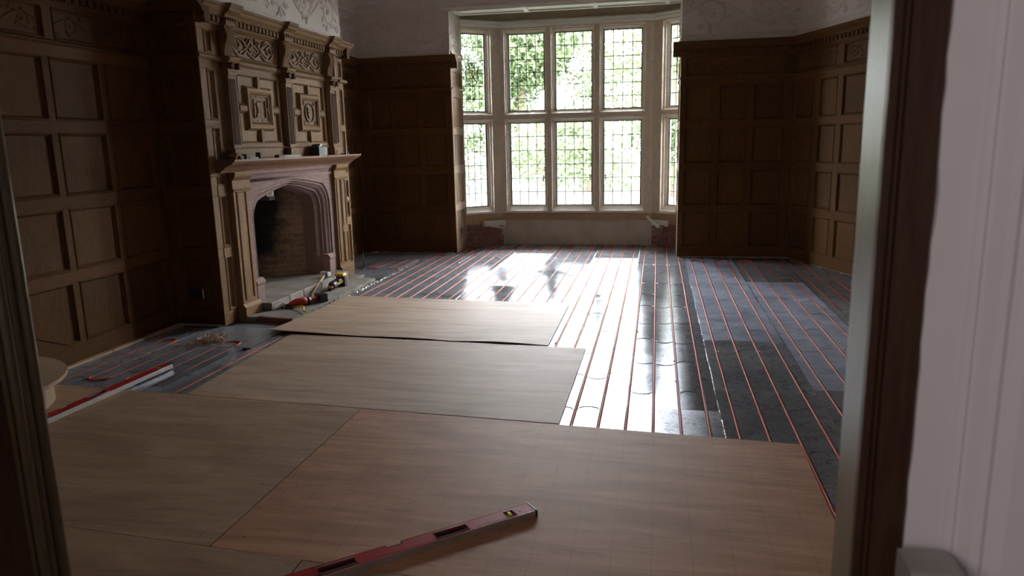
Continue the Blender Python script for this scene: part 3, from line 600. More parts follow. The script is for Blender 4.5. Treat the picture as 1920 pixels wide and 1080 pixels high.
def strap_carving(w, h):
    mb = MB(); cx = w / 2; cz = h / 2; y = 0.0; H = 0.014
    for s in (-1, 1):
        def T(pp): return [(cx + s * a * w, b * h) for a, b in pp]
        ribbon(mb, T([(0.30, 0.98), (0.42, 0.85), (0.49, 0.55), (0.44, 0.25), (0.36, 0.04), (0.26, 0.04), (0.16, 0.30)]), 0.018, y, H)
        ribbon(mb, T([(0.16, 0.30), (0.05, 0.05), (0.0, 0.02)]), 0.016, y, H)
        ribbon(mb, T([(0.30, 0.98), (0.22, 0.70), (0.16, 0.48), (0.10, 0.70), (0.04, 0.96)]), 0.016, y, H)
        ribbon(mb, T([(0.16, 0.48), (0.24, 0.28), (0.32, 0.20)]), 0.014, y, H)
        ribbon(mb, T([(0.04, 0.96), (0.12, 0.94), (0.15, 0.80)]), 0.012, y, H)
        ribbon(mb, T([(0.0, 0.60), (0.05, 0.72), (0.09, 0.86)]), 0.014, y, H)
        ribbon(mb, T([(0.0, 0.38), (0.07, 0.30), (0.11, 0.42), (0.05, 0.55), (0.0, 0.60)]), 0.013, y, H)
        ribbon(mb, T([(0.38, 0.78), (0.30, 0.60), (0.34, 0.36), (0.42, 0.40), (0.43, 0.60), (0.38, 0.78)]), 0.013, y, H)
        ribbon(mb, T([(0.24, 0.92), (0.27, 0.78), (0.35, 0.88)]), 0.012, y, H)
        for a, b in ((0.37, 0.52), (0.20, 0.85), (0.12, 0.16), (0.30, 0.10), (0.0, 0.18), (0.46, 0.12)): mb.blob((cx + s * a * w, y, b * h), 0.014, 0.016, 0.012)
        mb.tube(spiral(cx + s * 0.37 * w, 0.52 * h, 0.03, 1.2, 0, s, y - 0.004, 14), 0.006, 5, flat=(0, -1, 0))
    return mb
for bi, (a, b) in enumerate(((0.47, 1.325), (1.50, 2.365))):
    W_ = b - a; zb, zt = 1.60, 2.22
    # frame of the bay
    fb('rail', a, b, -0.004, 0.03, 1.566, zb, 'oak_lh'); fb('rail', a, b, -0.004, 0.03, zt, 2.29, 'oak_lh')
    MB().prism([(0.0, 2.28), (-0.012, 2.28), (-0.03, 2.30), (-0.034, 2.32), (-0.024, 2.335), (-0.012, 2.345), (0.0, 2.345)], 'x', a - 0.02, b + 0.03).build('ledge_moulding', 'oak_lh', FP)
    fb('stile', a, a + 0.075, -0.0035, 0.03, zb, zt); fb('stile', b - 0.055, b, -0.0035, 0.03, zb, zt)
    x0, x1 = a + 0.075, b - 0.055
    if bi == 1: x0 += 0.01
    mx, mz = (x0 + x1) / 2, (zb + zt) / 2 + 0.01; hw = (x1 - x0) * 0.315; hh = 0.188; bw = 0.062
    # four L shaped fields
    for sx in (-1, 1):
        for sz in (-1, 1):
            ex = x0 if sx < 0 else x1; ez = zb if sz < 0 else zt; ix = mx + sx * 0.028; iz = mz + sz * 0.028; qx = mx + sx * hw; qz = mz + sz * hh
            poly = [(ex, ez), (ix, ez), (ix, qz), (qx, qz), (qx, iz), (ex, iz)]
            MB().prism(poly, 'y', 0.018, 0.028).build('field_panel', 'oak_l', FP)
            # moulding around the L
            mo = MB(); c_ = (sum(p[0] for p in poly) / 6, sum(p[1] for p in poly) / 6)
            sgn = -sx * sz
            k = 6
            def inset(d):
                out = []
                for i in range(k):
                    p0, p1, p2 = poly[i - 1], poly[i], poly[(i + 1) % k]
                    def nrm(u, v):
                        l = hypot(v[0] - u[0], v[1] - u[1]); return (-(v[1] - u[1]) / l, (v[0] - u[0]) / l)
                    n1, n2 = nrm(p0, p1), nrm(p1, p2); out.append((p1[0] + (n1[0] + n2[0]) * d * sg, p1[1] + (n1[1] + n2[1]) * d * sg))
                return out
            area = sum(poly[i][0] * poly[(i + 1) % k][1] - poly[(i + 1) % k][0] * poly[i][1] for i in range(k)); sg = 1 if area > 0 else -1
            lv = [(0, -0.003), (0.004, -0.006), (0.012, 0.004), (0.018, 0.019)]; vs = []
            for d, yy in lv: vs += [(p[0], yy, p[1]) for p in inset(d)]
            mo.add(vs, [(r * k + i, r * k + (i + 1) % k, (r + 1) * k + (i + 1) % k, (r + 1) * k + i) for r in range(3) for i in range(k)])
            mo.build('field_moulding', 'oak_l', FP)
    # cross bars and centre frame
    def bar(xa, xb, za, zb_): MB().bbox(0, xb - xa, 0, 0.035, 0, zb_ - za, 0.008).build('cross_bar', 'oak_l', FP, (xa, -0.012, za))
    bar(mx - 0.026, mx + 0.026, zb, mz - hh); bar(mx - 0.026, mx + 0.026, mz + hh, zt); bar(x0, mx - hw, mz - 0.026, mz + 0.026); bar(mx + hw, x1, mz - 0.026, mz + 0.026)
    iw, ih = hw - bw, hh - bw; vs = []; lv = [(hw, hh, 0.018), (hw, hh, -0.012), (hw - .006, hh - .006, -0.020), (iw + 0.03, ih + 0.03, -0.022), (iw + 0.012, ih + 0.012, -0.012), (iw, ih, 0.006)]
    for q, r, yy in lv: vs += [(-q, yy, -r), (q, yy, -r), (q, yy, r), (-q, yy, r)]
    cf = MB().add(vs, [(l * 4 + i, l * 4 + (i + 1) % 4, l * 4 + 4 + (i + 1) % 4, l * 4 + 4 + i) for l in range(5) for i in range(4)] + [(20, 21, 22, 23)]).build('centre_frame', 'oak_l', FP, (mx, 0, mz))
    cv = MB(); y = 0.004
    if bi == 0:
        for q in (1.0, 0.66):
            ww, hh2 = iw * q - 0.006, ih * q * (1.0 if q == 1 else 1.08) - 0.006; ribbon(cv, [(-ww, -hh2), (ww, -hh2), (ww, hh2), (-ww, hh2), (-ww, -hh2)], 0.008, y, 0.012)
        for sx in (-1, 1):
            for sz in (-1, 1):
                cv.blob((sx * iw * 0.80, y, sz * ih * 0.85), 0.012, 0.014, 0.012); cv.blob((sx * iw * 0.25, y, sz * ih * 0.86), 0.014, 0.012, 0.008)
            ribbon(cv, [(sx * iw * 0.95, 0.02), (sx * iw * 0.72, 0), (sx * iw * 0.95, -0.02)], 0.007, y, 0.012)
        # crowned vase-like crest figure
        cv.prism([(-0.058, -0.082), (0.058, -0.082), (0.052, -0.05), (0.034, -0.025), (0.040, 0.012), (0.056, 0.055), (0.036, 0.048), (0.022, 0.075), (0.0, 0.055), (-0.022, 0.075), (-0.036, 0.048), (-0.056, 0.055), (-0.040, 0.012), (-0.034, -0.025), (-0.06, -0.055)], 'y', y - 0.010, y)
        for q_ in range(4): cv.blob((0, y - 0.010, -0.065 + q_ * 0.032), 0.036 - 0.004 * q_, 0.010, 0.010)
    else:
        sp = [(iw * 0.62 * cos(t) , ih * 0.80 * sin(t)) for t in [2 * pi * i / 20 for i in range(21)]]; ribbon(cv, sp, 0.009, y, 0.012)
        cv.prism([(-0.045, 0.06), (0.045, 0.06), (0.045, -0.01), (0.03, -0.045), (0.0, -0.065), (-0.03, -0.045), (-0.045, -0.01)], 'y', y - 0.012, y)
        cv.prism([(-0.035, 0.035), (0.035, 0.035), (0.035, 0.045), (-0.035, 0.045)], 'y', y - 0.018, y - 0.011); cv.prism([(-0.035, -0.005), (0.035, -0.005), (0.035, 0.008), (-0.035, 0.008)], 'y', y - 0.018, y - 0.011)
        for sx in (-1, 1):
            for sz in (-1, 1): cv.tube(spiral(sx * iw * 0.72, sz * ih * 0.78, 0.022, 1.1, sz * 1.5, sx, y - 0.004, 12), 0.006, 5, flat=(0, -1, 0))
    cv.build('crest_carving', 'oak_l', cf)
    # arabesque panel above
    ap = P(FP, a + 0.0, b - 0.0, 2.35, 2.60, y=-0.002, name='arabesque_panel')
    strap_carving(W_ - 0.09, 0.185).build('strapwork_carving', 'oak_l', ap, (0.045, 0.018, 0.032))
fb('rail', 0.0, 2.9, 0.001, 0.03, 2.595, 2.62)
# ------------------------------------------------------------------ windows
def half(sx, w):   # moulded profile of a jamb/mullion face, from the opening edge (x=0) to the nose
    return [(0, 0.17), (0, 0.115), (0.012 * sx, 0.108), (0.014 * sx, 0.09), (0.030 * sx, 0.075), (0.032 * sx, 0.05), (0.048 * sx, 0.038), (0.050 * sx, 0.0)]
def window(name, A, B, lights, zrows, z0, z1, med):
    L = dist(A, B); W = MB()
    xs = [None] + lights + [None]
    segs = []
    prev = 0.0
    for i, (a, b) in enumerate(lights):
        seg = (prev, a); segs.append(seg); prev = b
    segs.append((prev, L))
    for i, (a, b) in enumerate(segs):
        left = half(1, 0); right = half(-1, 0)
        pl = []
        if i > 0: pl += [(a + x, y) for x, y in left]
        else: pl += [(a, 0.17), (a, 0.0)]
        if i < len(segs) - 1: pl += [(b + x, y) for x, y in reversed(right)]
        else: pl += [(b, 0.0), (b, 0.17)]
        W.prism(pl, 'z', z0, z1)
    ob = W.build(name, 'stone', None, (A[0], A[1], 0), theta(A, B), kind='structure')
    for (a, b) in lights:
        # transom, head, sill pieces (moulded)
        (l0, l1), (u0, u1) = zrows
        MB().prism([(0.17, l1), (0.115, l1), (0.10, l1 + 0.014), (0.06, l1 + 0.03), (0.01, l1 + 0.05), (0.0, l1 + 0.07), (0.0, u0 - 0.05), (0.02, u0 - 0.04), (0.06, u0 - 0.03), (0.075, u0 - 0.02), (0.10, u0 - 0.01), (0.115, u0), (0.17, u0)], 'x', a - 0.052, b + 0.052).build('transom', 'stone', ob)
        MB().prism([(0.17, u1), (0.115, u1), (0.10, u1 + 0.014), (0.05, u1 + 0.03), (0.04, u1 + 0.048), (0.0, u1 + 0.05), (0.0, z1), (0.17, z1)], 'x', a - 0.052, b + 0.052).build('window_head', 'stone', ob)
        MB().prism([(0.17, l0), (0.115, l0), (0.09, l0 - 0.018), (0.02, l0 - 0.06), (-0.01, l0 - 0.075), (-0.015, l0 - 0.105), (0.17, l0 - 0.105)], 'x', a - 0.052, b + 0.052).build('sill_slope', 'sill', ob)
    for li, (a, b) in enumerate(lights):
        for ri, (c, d) in enumerate(zrows):
            w_, h_ = b - a, d - c; fr = MB()
            fr.box(0, w_, 0, 0.02, 0, 0.014).box(0, w_, 0, 0.02, h_ - 0.014, h_).box(0, 0.014, 0, 0.02, 0, h_).box(w_ - 0.014, w_, 0, 0.02, 0, h_)
            for i in range(1, 4): x = w_ * i / 4; fr.box(x - 0.0055, x + 0.0055, 0.004, 0.013, 0, h_)
            for i in range(1, 6): z = h_ * i / 6; fr.box(0, w_, 0.003, 0.014, z - 0.0055, z + 0.0055)
            lt = fr.build('leaded_light', 'lead', ob, (a, 0.125, c))
            k = ('pane', round(w_, 3), round(h_, 3)); pw, ph = w_ / 4, h_ / 6
            if k not in cache:
                me = MB().box(0.0, pw, 0.007, 0.010, 0.0, ph).mesh('pane'); me.materials.append(M['pane']); cache[k] = me
            hasmed = ri == 1 and li in med
            for i in range(4):
                for j in range(6):
                    link('pane', cache[k], lt, (i * pw, 0, j * ph), (radians(random.uniform(-.5, .5)), 0, radians(random.uniform(-.5, .5))))
            if hasmed:
                mw = min(0.25, w_ * 0.46); mh = 0.37; mc = (w_ / 2, h_ * 0.5)
                def E(fx, fz): return (mc[0] + fx * mw / 2, mc[1] + fz * mh / 2)
                disc = MB(); n_ = 24
                def rad(t): return 1.0 if abs(sin(t)) < 0.8 else 0.96
                ring = [E(0.98 * math.copysign(abs(cos(t)) ** 0.7, cos(t)), math.copysign(abs(sin(t)) ** 0.85, sin(t))) for t in [2 * pi * q / n_ for q in range(n_)]]
                disc.prism([(p[0], p[1]) for p in ring], 'y', -0.001, 0.002)
                disc.build('heraldic_medallion_glass', 'smoke', lt)
                shp = [E(-0.42, 0.22), E(0.42, 0.22), E(0.42, -0.2), E(0.25, -0.42), E(0, -0.5), E(-0.25, -0.42), E(-0.42, -0.2)]
                MB().prism(shp, 'y', -0.004, -0.0015).build('heraldic_shield_glass', 'amber', lt)
                ld = MB(); cl = lambda pp: [(p[0], -0.004, p[1]) for p in pp]
                ld.tube(cl(ring), 0.006, 4, closed=True); ld.tube(cl(shp), 0.005, 4, closed=True)
                for s_ in (-1, 1):
                    ld.tube(cl([E(s_ * 0.42, 0.22), E(s_ * 0.7, 0.3), E(s_ * 0.95, 0.3)]), 0.005, 4); ld.tube(cl([E(s_ * 0.42, -0.2), E(s_ * 0.75, -0.1), E(s_ * 0.99, -0.12)]), 0.005, 4)
                    ld.tube(cl([E(s_ * 0.25, -0.42), E(s_ * 0.5, -0.6), E(s_ * 0.7, -0.68)]), 0.005, 4); ld.tube(cl([E(s_ * 0.5, 0.28), E(s_ * 0.45, 0.5), E(s_ * 0.6, 0.75)]), 0.005, 4)
                    ld.tube(cl([E(s_ * (0.3 + 0.2 * cos(t)), 0.66 + 0.16 * sin(t)) for t in [2 * pi * q / 10 for q in range(10)]]), 0.0045, 4, closed=True)
                ld.tube(cl([E(-0.45, 0.45), E(0, 0.38), E(0.45, 0.45)]), 0.005, 4); ld.tube(cl([E(0, -0.5), E(0, -0.98)]), 0.005, 4)
                ld.tube(cl([E(0.16 * cos(t), 0.16 * sin(t) - 0.08) for t in [2 * pi * q / 10 for q in range(10)]]), 0.0045, 4, closed=True)
                ld.build('medallion_lead', 'lead', lt)
            if ri == 0 and li in (0, 1, 2) and len(lights) == 3:
                sx = w_ - 0.03 if li != 2 else 0.03
                MB().tube([(sx, -0.01, h_ * 0.36), (sx, -0.02, h_ * 0.34), (sx, -0.03, h_ * 0.30)], 0.007, 6).lathe([(0.010, -0.016), (0.014, -0.01), (0.012, 0.0)], (sx, 0, h_ * 0.355), 10, 'y').build('window_catch', 'iron', lt)
    return ob
ZR = [(0.59, 1.85), (2.02, 3.15)]
AW, BW = (-2.34, 11.12), (-0.06, 11.12)
W1 = window('window_1', AW, BW, [(0.115, 0.66), (0.825, 1.375), (1.545, 2.105)], ZR, 0.48, 3.52, (1,))
sA, sB = (-2.894, 10.691), (-2.34, 11.12)
W2 = window('window_2', sA, sB, [(0.085, 0.505)], ZR, 0.48, 3.52, (0,))
rA, rB = (-0.06, 11.12), (0.494, 10.691)
W3 = window('window_3', rA, rB, [(0.19, 0.61)], ZR, 0.48, 3.52, (0,))
# outer masonry so no light leaks round the bay
MB().box(-0.9, 0.06, 0.06, 0.20, -0.3, 3.7).build('wall_bay_outer_left', 'render', None, (sA[0], sA[1], 0), theta(sA, sB), kind='structure')
MB().box(0.66, 1.6, 0.06, 0.20, -0.3, 3.7).build('wall_bay_outer_right', 'render', None, (rA[0], rA[1], 0), theta(rA, rB), kind='structure')
MB().box(-4.75, -4.45, 0.9, 10.4, -0.4, 3.8).box(2.62, 2.8, 0.9, 10.4, -0.4, 3.8).box(-4.7, 2.8, 0.9, 10.3, 3.70, 3.8).box(-3.6, 1.2, 10.05, 11.6, 3.62, 3.72).box(-2.5, -2.2, 11.30, 11.45, -0.4, 0.47).box(-0.2, 0.1, 11.30, 11.45, -0.4, 0.47).box(-5.4, -2.95, 10.24, 10.36, -0.4, 3.8).box(0.42, 3.6, 10.06, 10.3, -0.4, 3.8).build('wall_outer', 'render', None, kind='structure')
# walls below the windows
LW = dist(AW, BW)
wb = MB().box(0, LW, 0.0, 0.17, -0.02, 0.372).build('wall_window_apron', 'render', None, (AW[0], AW[1], 0), 0, kind='structure')
MB().bbox(0, LW, -0.012, 0.17, 0, 0.108, 0.004).build('sill_timber', 'timber', wb, (0, 0, 0.372))
rk = random.Random(12)
MB().prism([(-2.355, 11.118), (-2.325, 11.118), (-2.25, 11.30), (-2.50, 11.30), (-2.45, 11.06)], 'z', -0.1, 0.49).prism([(-0.075, 11.118), (-0.045, 11.118), (0.05, 11.06), (0.10, 11.30), (-0.15, 11.30)], 'z', -0.1, 0.49).build('bay_corner_masonry', 'render', wb, (2.34, -11.12, 0))
for nm, (a, b) in (('wall_splay_left', (sA, sB)), ('wall_splay_right', (rA, rB))):
    L = dist(a, b); wb2 = MB().box(0, L, 0.012, 0.17, -0.02, 0.372).build(nm, 'mortar', None, (a[0], a[1], 0), theta(a, b), kind='structure')
    MB().bbox(0, L, -0.012, 0.17, 0, 0.15, 0.004).build('sill_timber', 'timber', wb2, (0, 0, 0.33))
    z = 0.0; row = 0
    while z < 0.31:
        x = -0.05 * (row % 2) - (0.06 if row % 3 == 0 else 0)
        while x < L:
            bl = rk.choice((0.10, 0.105, 0.10, 0.21)); a_, b_ = max(0, x), min(L, x + bl)
            if b_ - a_ > 0.03: link('brick', box_mesh('brick', b_ - a_, 0.03, 0.066, 'brick', 0.004), wb2, (a_, -0.008 * rk.random(), z), (0, 0, rk.uniform(-.02, .02)))
            x += bl + 0.011
        z += 0.077; row += 1
# bay ceiling, cornice round the bay
cl_ = MB().box(-3.1, 0.6, 10.10, 11.4, 3.50, 3.60).build('ceiling_bay', 'brownboard', None, kind='structure')
MB().prism([(-2.93, 10.08), (0.40, 10.08), (0.40, 10.50), (0.33, 10.55), (-2.86, 10.60), (-2.93, 10.52)], 'z', 3.345, 3.37).build('white_soffit_board', 'board', cl_)
for yy in (10.16, 10.47): MB().box(-2.8, 0.35, yy - 0.02, yy + 0.02, 3.325, 3.345).build('soffit_batten', 'board', cl_)
for xx in (-2.75, -1.80, -0.85, 0.1): MB().box(xx - 0.03, xx + 0.03, 10.1, 10.52, 3.327, 3.346).build('soffit_batten', 'board', cl_)
MB().box(-3.0, 0.5, 10.13, 10.2, 3.34, 3.6).build('beam_back_board', 'plaster', cl_)
PEL = [(0.02, 3.225), (-0.02, 3.225), (-0.028, 3.24), (-0.04, 3.25), (-0.045, 3.28), (-0.06, 3.29), (-0.06, 3.312), (0.02, 3.312)]
MB().prism(PEL, 'x', -0.02, LW + 0.02).build('pelmet_moulding', 'board', W1)
MB().prism(PEL, 'x', -0.02, 0.71).build('pelmet_moulding', 'board', W2); MB().prism(PEL, 'x', 0.0, 0.73).build('pelmet_moulding', 'board', W3)
# white boards left hanging below the side sills, and a wire
bd = empty('broken_sill_bracket', (-2.60, 10.87, 0.30), theta(sA, sB), label='pale painted board with a splintered batten fixed on brickwork left of the window apron', cat='board')
MB().bbox(0, 0.36, -0.045, -0.024, 0.0, 0.085, 0.003).build('board', 'board', bd, (0.0, 0.0, 0.0))
MB().bbox(0, 0.30, -0.02, 0.02, -0.012, 0.012, 0.003).build('batten', 'sill', bd, (0.0, -0.07, 0.03), (0, 0.18, -0.5)); MB().bbox(-0.05, 0.0, -0.06, -0.024, 0.0, 0.07, 0.006).build('end_block', 'timber', bd, (0, 0, 0.01))
bd = empty('broken_sill_bracket', (0.02, 11.05, 0.30), theta(rA, rB), label='pale painted board with a slanting batten fixed on brickwork right of the window apron', cat='board')
MB().bbox(0, 0.30, -0.045, -0.024, 0.0, 0.085, 0.003).build('board', 'board', bd, (-0.08, 0.0, 0.0))
MB().bbox(-0.16, 0.14, -0.02, 0.02, -0.013, 0.013, 0.003).build('batten', 'board', bd, (0.0, -0.10, 0.05), (0, 0.5, -0.2)); MB().bbox(0, 0.05, -0.07, -0.024, -0.03, 0.03, 0.006).build('end_block', 'timber', bd, (0.13, -0.05, -0.01))
wr = MB().tube([(-0.105, 11.05, 3.2), (-0.10, 11.08, 2.4), (-0.095, 11.09, 1.6), (-0.10, 11.08, 1.2), (-0.085, 11.07, 1.0), (-0.09, 11.07, 0.95)], 0.0045, 5).build('hanging_wire', 'wire', None, label='thin pale wire hanging down the stone corner right of the middle windows', cat='wire')
lw = MB().tube([(-2.36, 11.06, 3.2), (-2.40, 11.00, 3.12), (-2.44, 10.97, 3.02), (-2.42, 10.99, 2.97), (-2.38, 11.03, 3.02), (-2.37, 11.05, 3.12)], 0.004, 5).build('wire_loop', 'wire', None, label='small loop of wire at the top left stone corner of the bay', cat='wire')
# ------------------------------------------------------------------ floor plates (pieces of the floor)
def seam_cols():
    c = []
    xs = [0.38 + 0.6 * j for j in range(-3, 4)]
    for a, b in zip(xs[:-1], xs[1:]): c.append((a, b, [a + 0.075 + 0.15 * i for i in range(4)]))
    x = -1.42
    for i in range(3): c.append((x - 0.568, x, [x - 0.568 + 0.068 + 0.142 * q + 0.003 for q in range(4)])); x -= 0.568
    return c
def colend(xm):
    if xm > 0.36: return 9.86
    if xm > -0.1: return 11.03
    if xm > -2.33: return 11.08
    if xm > -2.80: return 10.74
    return 9.98
def plate_mesh(x0, x1, pipes, L, arcs, rnd):
    mb = MB(); g = 0.010; dp = 0.0155; pr = [(0.001, -0.0175), (0.001, 0)]
    for p in pipes: q = p - x0; pr += [(q - g, 0), (q - g, -dp), (q + g, -dp), (q + g, 0)]
    pr += [(x1 - x0 - 0.001, 0), (x1 - x0 - 0.001, -0.0175)]
    n = len(pr)
    vs = [(x, 0.001, z) for x, z in pr] + [(x, L - 0.001, z) for x, z in pr]
    mb.add(vs, [(i, i + 1, n + i + 1, n + i) for i in range(n - 1)])
    # embossed return bends between neighbouring channels
    for yy in arcs:
        for i in range(len(pipes) - 1):
            if rnd.random() < 0.75:
                xa = pipes[i] - x0 + 0.012; xb = pipes[i + 1] - x0 - 0.012; c = (xa + xb) / 2; r = (xb - xa) / 2; sg = rnd.choice((1, -1, 1)); y = yy + rnd.uniform(-.03, .03)
                mb.tube([(c - r * cos(t), y + sg * r * 0.75 * sin(t), 0.0010) for t in [pi * q / 8 for q in range(9)]], 0.0042, 5, flat=(0, 0, 1), cap=False)
    return mb
rp = random.Random(22); plates = 0
def lay(x0, x1, pipes, ya, yb, off):
    global plates
    cuts = [ya]; y = ya + off
    while y < yb - 0.15: cuts.append(y); y += 1.2
    cuts.append(yb)
    for a, b in zip(cuts[:-1], cuts[1:]):
        mb = plate_mesh(x0, x1, pipes, b - a, [q * 0.6 + 0.3 for q in range(int((b - a) / 0.6))] if b - a > 0.5 else [], rp)
        ym = (a + b) / 2; dull = (0.36 < x0 < 0.4 and ym > 6.2) or (0.9 < x0 < 1.0 and 4.6 < ym < 8.2)  # plates that get the painted bluish sheen
        mb.build('foil_plate', 'foil_sky_sheen' if dull else 'foil', floor, (x0, a, rp.uniform(-0.0006, 0.0)), (radians(rp.uniform(-0.03, 0.03)), radians(rp.uniform(-0.06, 0.06)), 0)); plates += 1
for ci, (x0, x1, pipes) in enumerate(seam_cols()):
    lay(x0, x1, pipes, 1.9, colend((x0 + x1) / 2), 0.3 + 0.37 * ((ci * 5) % 4))
PL = [-3.72, -3.575, -3.43, -3.29]
lay(-3.80, -3.20, PL, 3.3, 5.05, 0.8); lay(-4.20, -3.80, [-4.02, -3.87], 3.3, 5.62, 1.5)
lay(-3.80, -3.20, [-3.65, -3.51, -3.36, -3.225], 8.72, 9.50, 2.0)
MB().box(-4.2, -3.13, 9.5, 10.1, -0.0175, -0.002).box(-4.2, -3.8, 8.62, 9.5, -0.0175, -0.001).box(-3.8, -3.1, 8.1, 8.70, -0.0175, -0.0005).box(-3.8, -3.14, 5.06, 5.68, -0.0175, -0.0005).box(-3.14, -2.84, 9.99, 10.1, -0.0175, 0).build('bare_foil_board', 'foil', floor)
MB().box(0.28, 1.9, 9.865, 9.92, -0.0175, -0.002).box(-2.83, -2.34, 10.742, 10.9, -0.0175, -0.002).box(2.185, 2.37, 1.9, 8.3, -0.0175, -0.002).build('perimeter_strip', 'under', floor)
# foil tape over the long joints
tp = MB()
for x in [0.38, 0.98, 1.58, -0.22, -0.82, -1.42, -1.988, -2.556]:
    y = 2.0; e = colend(x) - 0.05
    while y < e:
        l = rp.uniform(0.1, 0.5); x_ = x + rp.uniform(-.002, .002); mb_ = rp.uniform(0.002, 0.005); tp.add([(x_ - mb_, y, 0.0006), (x_ + mb_, y, 0.0006), (x_ + mb_, min(y + l, e), 0.0016), (x_ - mb_, min(y + l, e), 0.0016)], [(0, 1, 2, 3)]); y += l + rp.uniform(0.0, 0.12)
for i in range(80):
    x = -3.165 + rp.uniform(-.018, .018); y = rp.uniform(7.0, 8.9); s2 = rp.uniform(0.006, 0.016); tp.add([(x - s2, y - s2, 0.001), (x + s2, y - s2 * .6, 0.001), (x + s2 * .5, y + s2 * 1.4, 0.001), (x, y, s2 * 1.1)], [(0, 1, 3), (1, 2, 3), (2, 0, 3)])
tp.build('crinkled_joint_tape', 'tape', floor, kind='stuff')
ct = MB()
for i in range(90):
    x = rp.choice([0.005 + 0.15 * k for k in range(-9, 13)] + [-1.495 - 0.142 * k for k in range(1, 11)]) + rp.choice((-0.012, 0.012)); y = rp.uniform(3.9, 10.6)
    if y > colend(x) - 0.1: continue
    s2 = rp.uniform(0.004, 0.009); ct.add([(x - s2, y - s2, 0), (x + s2, y - s2 * .6, 0), (x + s2 * .5, y + s2 * 1.4, 0), (x, y, s2 * 1.3)], [(0, 1, 3), (1, 2, 3), (2, 0, 3)])
ct.build('torn_foil_flecks', 'tape', floor, kind='stuff')
# screed / bare ground left of hearth and by far corner are the plate boards above
# ------------------------------------------------------------------ heating pipes
def run(xs, y_near, far, start_far=False, name='heating_pipe', **k):
    """serpentine: xs are neighbouring runs, joined far / near alternately"""
    path = []; z0 = -0.0065; zu = 0.003
    up = not start_far
    for i, x in enumerate(xs):
        ya = y_near(i) if callable(y_near) else y_near; yb = far(x, i)
        r = abs(xs[min(i + 1, len(xs) - 1)] - x) / 2 if i < len(xs) - 1 else 0.07; rp_ = abs(x - xs[i - 1]) / 2 if i else 0.07
        a_, b_ = (ya, yb) if up else (yb, ya)
        if i < len(xs) - 1: yend = (min(far(x, i), far(xs[i + 1], i + 1)) if up else max(ya, y_near(i + 1) if callable(y_near) else y_near))
        else: yend = b_
        ystart = path[-1][1] if path else a_
        nst = max(2, int(abs(yend - ystart) / 0.8) + 1)
        r_ = r
        e2 = yend - (r_ + 0.03 if up else -(r_ + 0.03)) if i < len(xs) - 1 else yend
        s1 = ystart + (0.06 if up else -0.06) if path else ystart
        for q in range(nst + 1): path.append((x, s1 + (e2 - s1) * q / nst, z0))
        if i < len(xs) - 1:
            x2 = xs[i + 1]; cx_ = (x + x2) / 2; yc = e2 + (0.03 if up else -0.03)
            for q in range(9):
                t = pi * q / 8; path.append((cx_ - (x2 - x) / 2 * cos(t), yc + (r_ if up else -r_) * sin(t) * 0.9, zu if yc > 3.9 else z0))
        up = not up
    return MB().tube(path, 0.0072, 8).build(name, 'pipe', None, cat='pipe', **k)
def farf(x, i): return colend(x) - (0.11 if x < 0.36 else 0.20)
XK = lambda k: 0.005 + 0.15 * k if k >= -9 else -1.495 + 0.142 * (k + 10)
run([XK(k) for k in range(3, 11)], 2.05, farf, label='orange heating pipe looping over the right foil floor below the right back panelling')
run([XK(11), XK(12), XK(13)], 6.9, lambda x, i: 9.55 if i < 2 else 8.7, label='short orange heating pipe loop along the canted right wall')
run([XK(k) for k in range(-3, 3)], 2.05, lambda x, i: farf(x, i), label='orange heating pipe running up the foil floor to the right half of the bay')
run([XK(k) for k in range(-11, -3)], 2.05, lambda x, i: farf(x, i), label='orange heating pipe running out from under the plywood to the middle of the window apron')
run([XK(k) for k in range(-21, -11)], 2.05, lambda x, i: min(farf(x, i), 10.6), label='orange heating pipe looping past the hearth to the left half of the bay')
run([-4.02, -3.87, -3.72, -3.575, -3.43, -3.29], lambda i: 4.15 if i in (1, 2) else (4.15 if i > 2 else 3.2), lambda x, i: 5.22, label='orange heating pipe looping beside the left wall near the rounded step')
run([-3.65, -3.51], 8.72, lambda x, i: 9.75 - 0.1 * i, start_far=True, label='orange pipe loop in the far left corner beyond the fireplace, nearer the left wall')
run([-3.36, -3.225], 8.70, lambda x, i: 9.5, start_far=True, label='orange pipe loop in the far left corner, nearer the open floor')
# ------------------------------------------------------------------ plywood sheets
def sheet(q, mat, label, warp=None, group='plywood sheets over the heating pipes', t=0.006):
    nx, ny = 12, 8; z0 = 0.0035; mb = MB(); vs = []
    for k in (0, 1):
        for j in range(ny + 1):
            for i in range(nx + 1):
                u, v = i / nx, j / ny
                x = (q[0][0] * (1 - u) + q[1][0] * u) * (1 - v) + (q[3][0] * (1 - u) + q[2][0] * u) * v
                y = (q[0][1] * (1 - u) + q[1][1] * u) * (1 - v) + (q[3][1] * (1 - u) + q[2][1] * u) * v
                vs.append((x, y, z0 + k * t + (warp(u, v) if warp else 0)))
    n = (nx + 1) * (ny + 1); fs = []
    for j in range(ny):
        for i in range(nx):
            a = j * (nx + 1) + i; fs.append((a, a + nx + 1, a + nx + 2, a + 1)); fs.append((n + a, n + a + 1, n + a + nx + 2, n + a + nx + 1))
    bd_ = [i for i in range(nx)] + [nx + j * (nx + 1) for j in range(ny)] + [ny * (nx + 1) + i for i in range(nx, 0, -1)] + [j * (nx + 1) for j in range(ny, 0, -1)]
    for a, b in zip(bd_, bd_[1:] + bd_[:1]): fs.append((a, b, n + b, n + a))
    ox, oy = 0.0, 0.0
    mb.add(vs, fs); o = mb.build('plywood_sheet', mat, None, label=label, cat='plywood', group=group)
    return o
def screws(o, pts):
    mb = MB()
    for x, y in pts: mb.lathe([(0.0042, 0), (0.0035, 0.0006)], (x, y, 0.0096), 8)
    mb.build('screw_heads', 'iron', o, kind='stuff')
